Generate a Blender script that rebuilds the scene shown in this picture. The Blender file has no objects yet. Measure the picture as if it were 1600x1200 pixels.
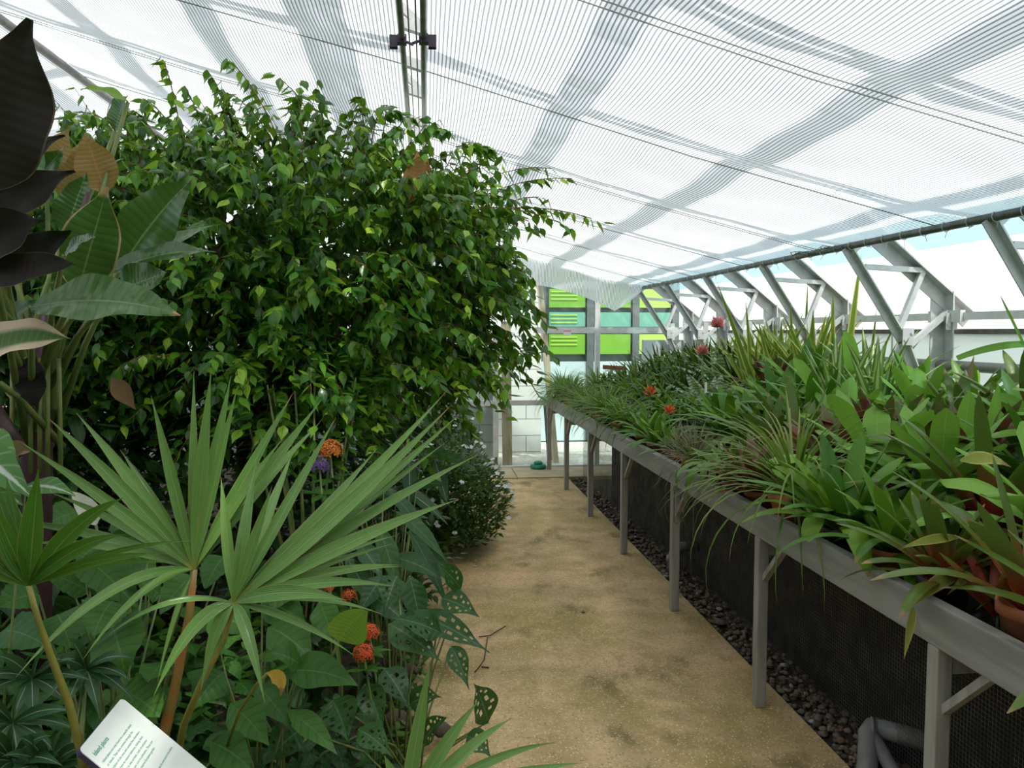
import bpy, math, random
from mathutils import Vector, Matrix, noise
PI = math.pi
sc = bpy.context.scene
COL = sc.collection
rnd = random.Random(7)
R = rnd.uniform

# ------------------------------------------------------------------ camera
FPX = 1250.0
PITCH = math.atan(82 / FPX)
YAW = math.atan(.108 * math.cos(PITCH))
EYE = Vector((0, 0, 1.6))
FW = Vector((math.sin(YAW) * math.cos(PITCH), math.cos(YAW) * math.cos(PITCH), -math.sin(PITCH)))
RT = Vector((math.cos(YAW), -math.sin(YAW), 0))
UP = Vector((math.sin(YAW) * math.sin(PITCH), math.cos(YAW) * math.sin(PITCH), math.cos(PITCH)))
cd = bpy.data.cameras.new('camera')
cd.sensor_width = 36
cd.lens = FPX / 1600 * 36
cd.clip_start = .05
cam = bpy.data.objects.new('camera', cd)
COL.objects.link(cam)
cam.location = EYE
cam.rotation_euler = (PI / 2 - PITCH, 0, -YAW)
sc.camera = cam

def at(u, v, Y):
    """world point that stands at distance Y along the path for a spot of the photo"""
    r = FW + RT * ((u - 800) / FPX) + UP * ((600 - v) / FPX)
    return EYE + r * (Y / r.y)

# ------------------------------------------------------------------ materials
def new_mat(name):
    m = bpy.data.materials.new(name)
    m.use_nodes = True
    nt = m.node_tree
    nt.nodes.clear()
    out = nt.nodes.new('ShaderNodeOutputMaterial')
    return m, nt, out

class NT:
    def __init__(s, nt): s.nt = nt; s.N = nt.nodes; s.L = nt.links
    def n(s, t, **k):
        x = s.N.new(t)
        for a, b in k.items(): setattr(x, a, b)
        return x
    def put(s, sock, v):
        if isinstance(v, bpy.types.NodeSocket): s.L.new(v, sock)
        elif isinstance(v, (tuple, list)) and len(v) == 3 and sock.type == 'RGBA': sock.default_value = (*v, 1)
        else: sock.default_value = v
    def math(s, op, a, b=0.0, c=0.0, clamp=False):
        x = s.n('ShaderNodeMath', operation=op); x.use_clamp = clamp
        s.put(x.inputs[0], a); s.put(x.inputs[1], b)
        if op in ('SMOOTH_MIN', 'MULTIPLY_ADD', 'COMPARE'): s.put(x.inputs[2], c)
        return x.outputs[0]
    def mix(s, f, a, b):
        x = s.n('ShaderNodeMix', data_type='RGBA')
        s.put(x.inputs[0], f); s.put(x.inputs[6], a); s.put(x.inputs[7], b)
        return x.outputs[2]
    def ramp(s, f, stops, interp='LINEAR'):
        x = s.n('ShaderNodeValToRGB'); x.color_ramp.interpolation = interp
        e = x.color_ramp.elements
        while len(e) < len(stops): e.new(.5)
        for i, (p, c) in enumerate(stops):
            e[i].position = p; e[i].color = (*c, 1) if len(c) == 3 else c
        s.put(x.inputs[0], f)
        return x.outputs[0]
    def step(s, x, lo, hi):
        m = s.n('ShaderNodeMapRange', interpolation_type='SMOOTHSTEP')
        s.put(m.inputs[0], x); m.inputs[1].default_value = lo; m.inputs[2].default_value = hi
        return m.outputs[0]
    def noise(s, scale, detail=3, co=None, rough=.55, w=False):
        x = s.n('ShaderNodeTexNoise'); x.inputs['Scale'].default_value = scale
        x.inputs['Detail'].default_value = detail; x.inputs['Roughness'].default_value = rough
        if co is not None: s.L.new(co, x.inputs['Vector'])
        return x.outputs[0]
    def obj_co(s): return s.n('ShaderNodeTexCoord').outputs['Object']
    def scaled(s, co, sx, sy, sz):
        m = s.n('ShaderNodeMapping'); s.L.new(co, m.inputs[0]); m.inputs[3].default_value = (sx, sy, sz)
        return m.outputs[0]
    def bsdf(s, col, rough=.6, metal=0., spec=.5, bump=None, bstr=.3, bdist=.01):
        b = s.n('ShaderNodeBsdfPrincipled')
        s.put(b.inputs['Base Color'], col); s.put(b.inputs['Roughness'], rough)
        b.inputs['Metallic'].default_value = metal; b.inputs['Specular IOR Level'].default_value = spec
        if bump is not None:
            u = s.n('ShaderNodeBump'); u.inputs['Strength'].default_value = bstr
            u.inputs['Distance'].default_value = bdist; s.L.new(bump, u.inputs['Height'])
            s.L.new(u.outputs[0], b.inputs['Normal'])
        return b.outputs[0]

def simple(name, c1, c2=None, scale=8, rough=.6, metal=0., spec=.5, bump=.2, stretch=(1, 1, 1), detail=4):
    m, nt, out = new_mat(name); t = NT(nt)
    co = t.scaled(t.obj_co(), *stretch)
    nz = t.noise(scale, detail, co)
    c = t.mix(t.step(nz, .35, .65), c1, c2 or tuple(x * .8 for x in c1))
    t.L.new(t.bsdf(c, rough, metal, spec, nz, bump), out.inputs[0])
    return m

def leaf_mat(name, cols, midrib=None, midw=.05, edge=None, edgew=.12, center=None, centerw=.2, veins=None,
             band=None, tip=None, tipstart=.9, rough=.4, trans=.28, stripes=None, base=None, spec=.3, basew=.35):
    m, nt, out = new_mat(name); t = NT(nt)
    uv = t.n('ShaderNodeUVMap'); uv.uv_map = 'leaf'
    rv = t.n('ShaderNodeUVMap'); rv.uv_map = 'random'
    s1 = t.n('ShaderNodeSeparateXYZ'); t.L.new(uv.outputs[0], s1.inputs[0])
    s2 = t.n('ShaderNodeSeparateXYZ'); t.L.new(rv.outputs[0], s2.inputs[0])
    u, v, r, r2 = s1.outputs[0], s1.outputs[1], s2.outputs[0], s2.outputs[1]
    au = t.math('MULTIPLY', t.math('ABSOLUTE', t.math('SUBTRACT', u, .5)), 2.)
    cols = [(c_[0] * .92, c_[1], c_[2] * .6) if c_[1] > 1.3 * max(c_[0], c_[2]) else c_ for c_ in cols]
    k = len(cols)
    c = t.ramp(r, [(i / max(1, k - 1), x) for i, x in enumerate(cols)]) if k > 1 else t.mix(0., cols[0], cols[0])
    nz = t.noise(35, 3, t.obj_co())
    c = t.mix(t.math('MULTIPLY', nz, .35), c, t.mix(.5, c, (0.02, .03, .01)))
    if base: c = t.mix(t.math('MULTIPLY', t.step(t.math('SUBTRACT', 1., v), 1 - basew, 1.), 1.), c, base)
    hb = nz
    if veins:
        fr, vc, amt, slant = veins
        ph = t.math('SUBTRACT', t.math('MULTIPLY', v, fr), t.math('MULTIPLY', au, slant))
        w = t.math('PINGPONG', ph, .5)
        vl = t.math('SUBTRACT', 1., t.step(w, .03, .14))
        c = t.mix(t.math('MULTIPLY', vl, amt), c, vc)
        hb = w
    if stripes:
        fr, vc, amt = stripes
        w = t.math('PINGPONG', t.math('MULTIPLY', u, fr), .5)
        c = t.mix(t.math('MULTIPLY', t.step(w, .12, .4), amt), c, vc); hb = w
    if band:
        fr, vc, amt = band
        w = t.math('PINGPONG', t.math('ADD', t.math('MULTIPLY', v, fr), t.math('MULTIPLY', nz, 1.6)), .5)
        c = t.mix(t.math('MULTIPLY', t.step(w, .2, .3), amt), c, vc)
    if center: c = t.mix(t.math('SUBTRACT', 1., t.step(au, centerw * .7, centerw * 1.2)), c, center)
    if edge: c = t.mix(t.step(au, 1 - edgew * 1.4, 1 - edgew * .7), c, edge)
    if midrib: c = t.mix(t.math('SUBTRACT', 1., t.step(au, midw * .5, midw * 1.6)), c, midrib)
    if tip:
        tv = t.math('ADD', v, t.math('MULTIPLY', t.math('SUBTRACT', t.math('ADD', r2, nz), 1.), .12))
        c = t.mix(t.step(tv, tipstart, tipstart + .05), c, tip)
    b = t.bsdf(c, rough, 0, spec, hb, .35, .004)
    tr = t.n('ShaderNodeBsdfTranslucent')
    t.L.new(t.mix(.35, c, (.35, .6, .05)) if not base else c, tr.inputs[0])
    mx = t.n('ShaderNodeMixShader'); mx.inputs[0].default_value = trans
    t.L.new(b, mx.inputs[1]); t.L.new(tr.outputs[0], mx.inputs[2])
    t.L.new(mx.outputs[0], out.inputs[0])
    return m

# ------------------------------------------------------------------ mesh builder
P_STRAP = [.7, .76, .84, .92, .97, 1, 1, .98, .94, .86, .72, .48, .05]
P_SWORD = [.85, 1, 1, .95, .85, .7, .5, .28, .02]
P_OVATE = [.08, .72, .97, 1, .88, .65, .35, .12, .02]
P_LANCE = [.1, .5, .85, 1, .95, .75, .5, .22, .02]
P_BANANA = [.15, .5, .76, .92, 1, 1, .97, .9, .78, .6, .38, .16, .02]
P_SEG = [.14, .42, .68, .88, .98, 1, .97, .9, .8, .66, .5, .32, .14, .02]
P_ROUND = [.1, .8, 1, 1, .95, .85, .65, .4, .03]
P_GRASS = [.8, 1, 1, 1, .9, .75, .55, .3, .03]
P_PADDLE = [.45, .48, .53, .6, .68, .77, .87, .95, 1, .99, .93, .78, .12]

def lerp_list(p, t):
    x = t * (len(p) - 1); i = min(int(x), len(p) - 2); f = x - i
    return p[i] * (1 - f) + p[i + 1] * f

class MB:
    def __init__(s): s.v = []; s.f = []; s.uv = []; s.rn = []; s.cur = (0., 0.); s.hasuv = False
    def vert(s, co, uv=(0, 0)):
        s.v.append(tuple(co)); s.uv.append(uv); s.rn.append(s.cur); return len(s.v) - 1
    def face(s, *i): s.f.append(tuple(i))
    def rows(s, rows, close=False):
        for a, b in zip(rows[:-1], rows[1:]):
            n = len(a)
            for j in range(n if close else n - 1):
                k = (j + 1) % n
                s.f.append((a[j], a[k], b[k], b[j]))
    def box(s, x0, x1, y0, y1, z0, z1):
        i = [s.vert((x, y, z)) for z in (z0, z1) for y in (y0, y1) for x in (x0, x1)]
        for q in ((0, 2, 3, 1), (4, 5, 7, 6), (0, 1, 5, 4), (2, 6, 7, 3), (0, 4, 6, 2), (1, 3, 7, 5)): s.f.append(tuple(i[k] for k in q))
    def bar(s, a, b, w, h, up=(0, 0, 1)):
        """square bar from a to b: width w across, h along up"""
        a = Vector(a); b = Vector(b); d = (b - a).normalized(); up = Vector(up)
        x = d.cross(up)
        if x.length < 1e-4: x = d.cross(Vector((1, 0, 0)))
        x.normalize(); y = x.cross(d)
        q = []
        for p in (a, b):
            for sx, sy in ((-1, -1), (1, -1), (1, 1), (-1, 1)): q.append(s.vert(p + x * sx * w / 2 + y * sy * h / 2))
        for j in range(4): s.f.append((q[j], q[(j + 1) % 4], q[4 + (j + 1) % 4], q[4 + j]))
        s.f.append((q[3], q[2], q[1], q[0])); s.f.append((q[4], q[5], q[6], q[7]))
    def tube(s, pts, rad, n=8, cap=True):
        pts = [Vector(p) for p in pts]; rows = []
        rr = rad if isinstance(rad, (list, tuple)) else [rad] * len(pts)
        ref = None
        for i, p in enumerate(pts):
            d = (pts[min(i + 1, len(pts) - 1)] - pts[max(i - 1, 0)]).normalized()
            if ref is None:
                ref = d.cross(Vector((.13, .29, 1)));
                if ref.length < .05: ref = d.cross(Vector((1, 0, 0)))
            x = (ref - d * ref.dot(d)).normalized(); ref = x; y = d.cross(x)
            rows.append([s.vert(p + (x * math.cos(2 * PI * k / n) + y * math.sin(2 * PI * k / n)) * rr[i], (k / n, i / len(pts))) for k in range(n)])
        s.rows(rows, True)
        if cap: s.f.append(tuple(reversed(rows[0]))); s.f.append(tuple(rows[-1]))
    def lathe(s, prof, n=16, c=(0, 0, 0)):
        rows = [[s.vert((c[0] + r * math.cos(2 * PI * k / n), c[1] + r * math.sin(2 * PI * k / n), c[2] + z)) for k in range(n)] for r, z in prof]
        s.rows(rows, True)
    def blade(s, pts, sides, W, prof, fold=.15, nc=2, wav=0., ser=0., holes=None, gutter=False):
        """leaf blade along pts, side vector per point"""
        rows = []; n = len(pts) - 1; ph = rnd.random() * 6
        for i, p in enumerate(pts):
            t = i / n; sd = sides[i]
            d = (pts[min(i + 1, n)] - pts[max(i - 1, 0)]).normalized()
            nm = sd.cross(d)
            if nm.length < 1e-5: nm = Vector((0, 0, 1))
            nm.normalize()
            w = W / 2 * lerp_list(prof, t)
            if ser: w *= 1 + ser * (1 if i % 2 else -1) * (1 if 0 < i < n else 0)
            row = []
            for j in range(nc * 2 + 1):
                q = (j - nc) / nc
                row.append(s.vert(p + sd * w * q + nm * (w * fold * abs(q) + (wav * W * math.sin(t * 14 + ph + q) * q * q if wav else 0)), (.5 + q / 2, t)))
            rows.append(row)
        for i in range(n):
            a, b = rows[i], rows[i + 1]
            for j in range(len(a) - 1):
                if holes and holes(i, j): continue
                s.f.append((a[j], a[j + 1], b[j + 1], b[j]))
    def leaf(s, p, az, el, L, W, droop=.6, roll=0., prof=P_STRAP, n=6, fold=.25, nc=1, pw=1.2, turn=0., wav=0., ser=0., holes=None):
        s.cur = (rnd.random(), rnd.random())
        p = Vector(p); pts = [p.copy()]; sides = []
        for i in range(n + 1):
            t = i / n; e = el - droop * t ** pw; a = az + turn * t
            d = Vector((math.cos(e) * math.cos(a), math.cos(e) * math.sin(a), math.sin(e)))
            sd = Vector((-math.sin(a), math.cos(a), 0))
            if roll: sd = Matrix.Rotation(roll, 3, d) @ sd
            sides.append(sd)
            if i < n: p = p + d * (L / n); pts.append(p.copy())
        s.blade(pts, sides, W, prof, fold, nc, wav, ser, holes)
        return pts[-1]
    def leaf_to(s, a, b, W, sag=(0, 0, 0), hint=(0, -1, .3), prof=P_SEG, n=10, fold=.25, nc=1, wav=0., ser=0., holes=None, rn=None):
        """blade from a to b, bowed by sag, its face turned to hint"""
        s.cur = rn or (rnd.random(), rnd.random())
        a = Vector(a); b = Vector(b); sag = Vector(sag); hint = Vector(hint).normalized()
        c = (a + b) / 2 + sag; pts = []; sides = []
        for i in range(n + 1):
            t = i / n
            pts.append(a * (1 - t) ** 2 + c * 2 * t * (1 - t) + b * t * t)
        for i in range(n + 1):
            d = (pts[min(i + 1, n)] - pts[max(i - 1, 0)]).normalized()
            sd = d.cross(hint)
            if sd.length < .05: sd = d.cross(Vector((1, 0, 0)))
            sides.append(sd.normalized())
        s.blade(pts, sides, W, prof, fold, nc, wav, ser, holes)
    def build(s, name, mat, parent=None, smooth=True):
        me = bpy.data.meshes.new(name)
        me.from_pydata(s.v, [], s.f)
        for nm, dat in (('leaf', s.uv), ('random', s.rn)):
            l = me.uv_layers.new(name=nm)
            buf = []
            for lp in me.loops: buf.extend(dat[lp.vertex_index])
            l.data.foreach_set('uv', buf)
        if smooth: me.polygons.foreach_set('use_smooth', [True] * len(me.polygons))
        me.materials.append(mat)
        me.update()
        o = bpy.data.objects.new(name, me)
        COL.objects.link(o)
        if parent is not None: o.parent = parent
        return o

def tag(o, label=None, cat=None, group=None, kind=None):
    if label: o['label'] = label
    if cat: o['category'] = cat
    if group: o['group'] = group
    if kind: o['kind'] = kind
    return o
def empty(name, label, cat, loc=(0, 0, 0), group=None, kind=None):
    o = bpy.data.objects.new(name, None); COL.objects.link(o); o.location = loc
    o.empty_display_size = .1
    return tag(o, label, cat, group, kind)
def kids(o): return [c for c in bpy.data.objects if c.parent == o]
def copy_tree(o, parent=None):
    c = o.copy(); COL.objects.link(c)
    if parent is not None: c.parent = parent
    for ch in CH.get(o.name, None) or kids(o): copy_tree(ch, c)
    return c
CH = {}
def struct(name, mb, mat, smooth=False):
    o = mb.build(name, mat, None, smooth); o['kind'] = 'structure'; return o

# colours
M_wood = simple('grey_painted_timber', (.40, .39, .36), (.30, .29, .27), 30, .65, stretch=(1, 1, .15), bump=.25)
M_woodh = simple('grey_painted_rail', (.34, .335, .31), (.25, .25, .23), 25, .65, stretch=(1, .1, 1), bump=.25)
M_deck = simple('dark_decking', (.05, .05, .045), (.025, .025, .022), 20, .8)  # near-black tone for all decking steps and risers
M_metal = simple('grey_painted_steel', (.6, .61, .6), (.5, .51, .51), 12, .45, .1)
M_dark = simple('dark_steel', (.16, .16, .14), (.1, .1, .09), 12, .45, .3)
M_white = simple('white_painted_aluminium', (.72, .74, .74), (.62, .63, .62), 9, .45)
M_wire = simple('galvanised_wire', (.26, .25, .22), (.11, .105, .1), 12, .45, .5)
M_shade_post = simple('shade_and_post_black', (.008, .008, .008), (.013, .012, .012), 5, .8)  # black of the added under-bench shade sheet and of the sign post
M_terra = simple('terracotta', (.52, .17, .07), (.42, .13, .055), 20, .75)
M_plast = simple('black_plastic_pot', (.03, .03, .032), (.045, .045, .045), 15, .45)
M_soil = simple('dark_soil', (.035, .024, .016), (.075, .05, .03), 40, .95, bump=.8)
M_stone = simple('grey_pebble', (.22, .19, .16), (.10, .09, .08), 30, .8)
M_pipe = simple('grey_plastic_pipe', (.26, .26, .25), (.2, .2, .19), 10, .5)
M_tube = simple('galvanised_tube', (.36, .38, .36), (.24, .26, .25), 14, .35, .6)
M_bark = simple('brown_bark', (.13, .075, .04), (.07, .045, .03), 25, .85)
M_twig = simple('orange_brown_twig', (.26, .13, .05), (.16, .08, .04), 25, .8)
M_stem = simple('green_stem', (.12, .2, .05), (.2, .22, .06), 20, .5)
M_cream = simple('weathered_cream_timber', (.62, .52, .36), (.38, .29, .18), 12, .8, stretch=(1, 1, .2))

# =================================================================== ROOM
def z_screen(x): return 2.115 + .265 * (2.47 - x)

# path
m, nt, out = new_mat('exposed_aggregate_concrete'); t = NT(nt); co = t.obj_co()
n1 = t.noise(1.3, 4, co); n2 = t.noise(5, 5, co, .6); n3 = t.noise(.7, 3, t.scaled(co, 1, 2.2, 1)); n4 = t.noise(60, 3, co)
c = t.mix(t.step(n2, .3, .7), (.70, .49, .27), (.45, .32, .15))
c = t.mix(t.math('MULTIPLY', t.step(n1, .46, .66), .75), c, (.37, .28, .08))
c = t.mix(t.math('MULTIPLY', t.step(n3, .52, .7), .55), c, (.80, .50, .29))
c = t.mix(t.math('MULTIPLY', t.step(t.noise(2.6, 6, t.scaled(co, 1.3, .8, 1)), .53, .68), .75), c, (.15, .125, .04))
vo = t.n('ShaderNodeTexVoronoi'); vo.inputs['Scale'].default_value = 85; t.L.new(co, vo.inputs['Vector'])
vr = t.n('ShaderNodeSeparateColor'); t.L.new(vo.outputs['Color'], vr.inputs[0])
chip = t.math('MULTIPLY', t.math('SUBTRACT', 1., t.step(vo.outputs['Distance'], .22, .36)), t.step(t.math('ADD', vr.outputs[0], t.math('MULTIPLY', n2, .5)), .55, .75))
c = t.mix(t.math('MULTIPLY', chip, .8), c, (.92, .78, .44))
dk = t.math('MULTIPLY', t.math('SUBTRACT', 1., t.step(vo.outputs['Distance'], .25, .4)), t.step(vr.outputs[1], .8, .9))
c = t.mix(t.math('MULTIPLY', dk, .7), c, (.14, .10, .05))
c = t.mix(t.math('MULTIPLY', t.step(t.noise(45, 5, co, .8), .5, .62), .5), c, (.30, .2, .09))
t.L.new(t.bsdf(c, .8, 0, .35, t.math('ADD', n4, chip), .4, .004), out.inputs[0])
M_path = m
b = MB(); b.box(-.6, 1.54, -2, 8.57, -.12, 0)
struct('floor', b, M_path)
M_slab = simple('pale_concrete_slab', (.56, .45, .30), (.44, .35, .22), 6, .8)
b = MB()
for i, (x0, x1) in enumerate(((-1.6, .18), (.19, .98), (.99, 2.4))): b.box(x0, x1, 8.58, 9.22, -.12, .012)
o = struct('trim_1', b, M_slab)
# soil bed
b = MB(); rows = []
for i in range(46):
    y = -2 + i * .25; r_ = []
    for j in range(24):
        x = -4.2 + j * (4.26 / 23)
        z = .0 + .12 * (1 - j / 23) ** .5 + .03 * noise.noise(Vector((x * 2, y * 2, 0)))
        if j == 23: z = -.02; x = .0 + .07 * noise.noise(Vector((0, y * 1.3, 5)))
        r_.append(b.vert((x, y, z)))
    rows.append(r_)
b.rows(rows)
o = b.build('soil_bed', M_soil); tag(o, 'dark soil bed under the planting beside the path', 'soil', kind='structure')
b = MB(); b.box(1.54, 5, -2, 9.3, -.16, -.03)  # dark soil colour used here to carry the shade under the bench
o = b.build('ground_under_bench', M_soil, smooth=False); tag(o, 'earth under the plant bench, coloured dark for the shade there', 'soil', kind='structure')

# gravel
b = MB()
ico = []
ph = (1 + 5 ** .5) / 2
for a in ((-1, ph, 0), (1, ph, 0), (-1, -ph, 0), (1, -ph, 0), (0, -1, ph), (0, 1, ph), (0, -1, -ph), (0, 1, -ph), (ph, 0, -1), (ph, 0, 1), (-ph, 0, -1), (-ph, 0, 1)): ico.append(Vector(a).normalized())
icf = ((0, 11, 5), (0, 5, 1), (0, 1, 7), (0, 7, 10), (0, 10, 11), (1, 5, 9), (5, 11, 4), (11, 10, 2), (10, 7, 6), (7, 1, 8), (3, 9, 4), (3, 4, 2), (3, 2, 6), (3, 6, 8), (3, 8, 9), (4, 9, 5), (2, 4, 11), (6, 2, 10), (8, 6, 7), (9, 8, 1))
def pebble(b, c, s, sq=.6):
    b.cur = (rnd.random(), rnd.random()); k = len(b.v); rot = Matrix.Rotation(R(0, 6), 3, 'Z')
    st = Vector((R(.7, 1.3), R(.7, 1.3), sq))
    for q in ico:
        w = rot @ Vector((q.x * st.x, q.y * st.y, q.z * st.z)); b.vert(Vector(c) + w * s * R(.85, 1.15))
    for f_ in icf: b.face(*(k + i for i in f_))
m, nt, out = new_mat('mixed_gravel'); t = NT(nt)
rv = t.n('ShaderNodeUVMap'); rv.uv_map = 'random'; s2 = t.n('ShaderNodeSeparateXYZ'); t.L.new(rv.outputs[0], s2.inputs[0])
c = t.ramp(s2.outputs[0], [(0, (.07, .055, .045)), (.4, (.17, .13, .10)), (.7, (.25, .2, .15)), (.93, (.2, .1, .06)), (1, (.5, .46, .4))])
t.L.new(t.bsdf(c, .75, 0, .4, t.noise(50, 3), .3), out.inputs[0]); M_gravel = m
for i in range(2600):
    y = 1.2 + 7.6 * rnd.random() ** 1.4
    pebble(b, (R(1.555, 1.76), y, R(-.03, .0)), R(.008, .02))
tag(b.build('gravel', M_gravel), 'loose brown and grey gravel strip along the bench', 'gravel', kind='stuff')

# =================================================================== SHADE SCREEN ROOF
m, nt, out = new_mat('shade_screen_cloth'); t = NT(nt); co = t.obj_co()
sx = t.n('ShaderNodeSeparateXYZ'); t.L.new(co, sx.inputs[0])
w = t.math('PINGPONG', t.math('ADD', t.math('MULTIPLY', sx.outputs[0], 62.), t.math('MULTIPLY', t.noise(3, 2, co), .35)), .5)
st = t.step(w, .12, .24)
thread = t.math('PINGPONG', t.math('MULTIPLY', sx.outputs[1], 3.3), .5)
col = t.mix(st, (.24, .27, .29), (.865, .905, .91))
tr = t.n('ShaderNodeBsdfTranslucent'); t.L.new(col, tr.inputs[0])
df = t.n('ShaderNodeBsdfDiffuse'); t.L.new(t.mix(st, (.4, .43, .45), (.9, .93, .94)), df.inputs[0])
mx = t.n('ShaderNodeMixShader'); mx.inputs[0].default_value = .2; t.L.new(tr.outputs[0], mx.inputs[1]); t.L.new(df.outputs[0], mx.inputs[2])
tp = t.n('ShaderNodeBsdfTransparent'); tp.inputs[0].default_value = (.97, .98, 1, 1)
mz = t.n('ShaderNodeMixShader'); t.put(mz.inputs[0], t.math('MULTIPLY', t.math('ADD', .25, t.math('MULTIPLY', st, .75)), .12))
t.L.new(mx.outputs[0], mz.inputs[1]); t.L.new(tp.outputs[0], mz.inputs[2])
t.L.new(mz.outputs[0], out.inputs[0]); M_screen = m

WIRES = [1.30, 2.49, 3.67, 4.86, 6.05, 7.24, 8.43]
def screen(name, x0, x1, label, y0=-1.6, y1=8.9, zf=z_screen, flap=None, sagx=.02, mat=None):
    b = MB(); rows = []; nx = 26; ny = 130
    for i in range(ny + 1):
        y = y0 + (y1 - y0) * i / ny
        d = min(abs(y - w_) for w_ in WIRES)
        sag = -.03 * (1 - math.exp(-(d / .22) ** 2))
        r_ = []
        for j in range(nx + 1):
            q = j / nx; x = x0 + (x1 - x0) * q
            ed = min(q, 1 - q) * 2
            z = zf(x) + sag * min(1, ed * 3) + .012 * noise.noise(Vector((x * 2.2, y * 2.8, 3))) * min(1, ed * 4) - sagx * math.sin(PI * q)
            if y > 7.4: z += .02 * noise.noise(Vector((x * 3, y * 7, 1)))
            r_.append(b.vert((x, y, z), (q, i / ny)))
        rows.append(r_)
    if flap:
        for k in range(1, 9):
            r_ = []
            for j in range(nx + 1):
                q = j / nx; x = x0 + (x1 - x0) * q
                h = flap(x) * k / 8
                r_.append(b.vert((x + .02 * math.sin(k + x * 4), y1 + .02 * k + .03 * math.sin(x * 9 + k * .8) * k / 8, zf(x) - h), (q, 1)))
            rows.append(r_)
    b.rows(rows)
    o = b.build(name, mat or M_screen)
    return tag(o, label, 'shade screen', 'pleated shade screens under the glass roof')
screen('shade_screen', .005, 2.47, 'white striped shade screen sloping down over the plant bench', flap=lambda x: .34 + .05 * math.sin(x * 3) - .3 * max(0, (x - 2.2) / .27))
screen('shade_screen', -2.38, -.085, 'white striped shade screen stretched above the weeping fig', flap=lambda x: .3)
screen('shade_screen', -4.8, -2.43, 'pale shade screen at the far side of the dark leaning tube', zf=lambda x: 3.38 + .08 * (x + 2.4), sagx=.06)

# poles
for (x, lab) in ((-.085, 'first of the two parallel galvanised tubes at the screen seam, on the fig side'), (.0, 'second of the two parallel galvanised tubes at the screen seam, on the bench side')):
    r_ = empty('screen_tube', lab, 'tube', (x, 0, z_screen(x) - .025), 'screen tubes')
    b = MB(); b.tube([(0, -1.6, 0), (0, 8.9, 0)], .013, 10); b.build('tube', M_tube, r_)
    b = MB(); b.tube([(.028 if x < -.05 else -.028, -1.6, .012), (.028 if x < -.05 else -.028, 8.9, .012)], .0035, 5); b.build('cord', M_tube, r_)
r_ = empty('screen_tube', 'dark leaning tube along the high outer edge of the screen above the dark leaves', 'tube', (-2.4, 0, z_screen(-2.4) - .03))
b = MB(); b.tube([(0, -1.6, 0), (0, 8.9, 0)], .022, 10); b.build('tube', M_dark, r_)
b = MB(); b.tube([(-.03, -1.6, .05), (-.03, 8.9, .05)], .008, 6); b.build('cord', M_tube, r_)
# clips
M_clip = simple('dark_purple_plastic', (.045, .03, .07), (.03, .02, .05), 20, .4)
for x, sgn, Y, lab in ((-.085, -1, 3.3, 'small dark plastic pulley clip on the tube on the fig side'), (.0, 1, 3.22, 'small dark plastic pulley clip on the tube on the bench side')):
    r_ = empty('pulley_clip', lab, 'clip', (x, Y, z_screen(x) - .03), 'pulley clips')
    b = MB(); b.box(-.018, .018, -.022, .022, -.018, .014); b.box(sgn * .018, sgn * .05, -.016, -.008, -.035, .012); b.box(sgn * .018, sgn * .05, .008, .016, -.035, .012)
    b.build('clip_body', M_clip, r_, False)
    b = MB(); b.tube([(sgn * .034, -.008, -.014), (sgn * .034, .008, -.014)], .016, 12); b.build('pulley_wheel', M_clip, r_)
    b = MB(); b.bar((-sgn * .018, 0, -.01), (-sgn * .045, 0, -.02), .012, .008); b.build('clamp_arm', M_clip, r_, False)
# lower rail of the screen
r_ = empty('screen_edge_rail', 'dark steel rail carrying the lower edge of the shade screen over the bench', 'rail', (2.47, 0, 2.10))
b = MB(); b.tube([(0, -1.6, 0), (0, 9.2, 0)], .021, 10); b.build('tube', M_dark, r_)
for k in range(44):
    y = 1.9 + k * .17
    b = MB(); b.tube([(math.cos(a_) * .026, y + a_ * .002, math.sin(a_) * .026) for a_ in [i * PI / 4 for i in range(9)]], .0022, 4)
    b.tube([(0, y, -.02), (R(-.015, .015), y + R(-.02, .02), -.035 - R(0, .035))], .0014, 4)
    b.build('cable_tie', M_white, r_)
# wires
NW = ['first', 'second', 'third', 'fourth', 'fifth', 'sixth', 'seventh']
for k, y in enumerate(WIRES):
    for sd, (x0, x1) in (('over the bench', (.0, 2.47)), ('over the fig', (-2.38, -.085))):
        b = MB()
        for dy in ((-.025, .025) if k % 2 else (0,)):
            b.tube([(x0, y + dy, z_screen(x0) - .008), ((x0 + x1) / 2, y + dy, z_screen((x0 + x1) / 2) - .03), (x1, y + dy, z_screen(x1) - .008)], .0028, 5)
        tag(b.build('screen_wire', M_white if k % 2 else M_tube), '%s wire line crossing under the screen %s, counted along the path' % (NW[k], sd), 'wire', 'screen support wires')
# wire knots near the rail
for Y, lab in ((4.62, 'tangled loop of wire tied at the rail near the beam end'), (4.95, 'loose wire loop at the rail beyond the tangled one')):
    b = MB()
    for q in range(5):
        c = Vector((2.42, Y + R(-.05, .05), 2.10)); ra = R(.03, .06); a0 = R(0, 6)
        b.tube([c + Vector((math.cos(a0 + i * .8) * ra, math.sin(a0 + i * .8) * ra * 1.6, R(-.015, .015))) for i in range(8)], .0025, 4)
    tag(b.build('wire_loop', M_wire), lab, 'wire', 'wire loops on the rail')

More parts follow.
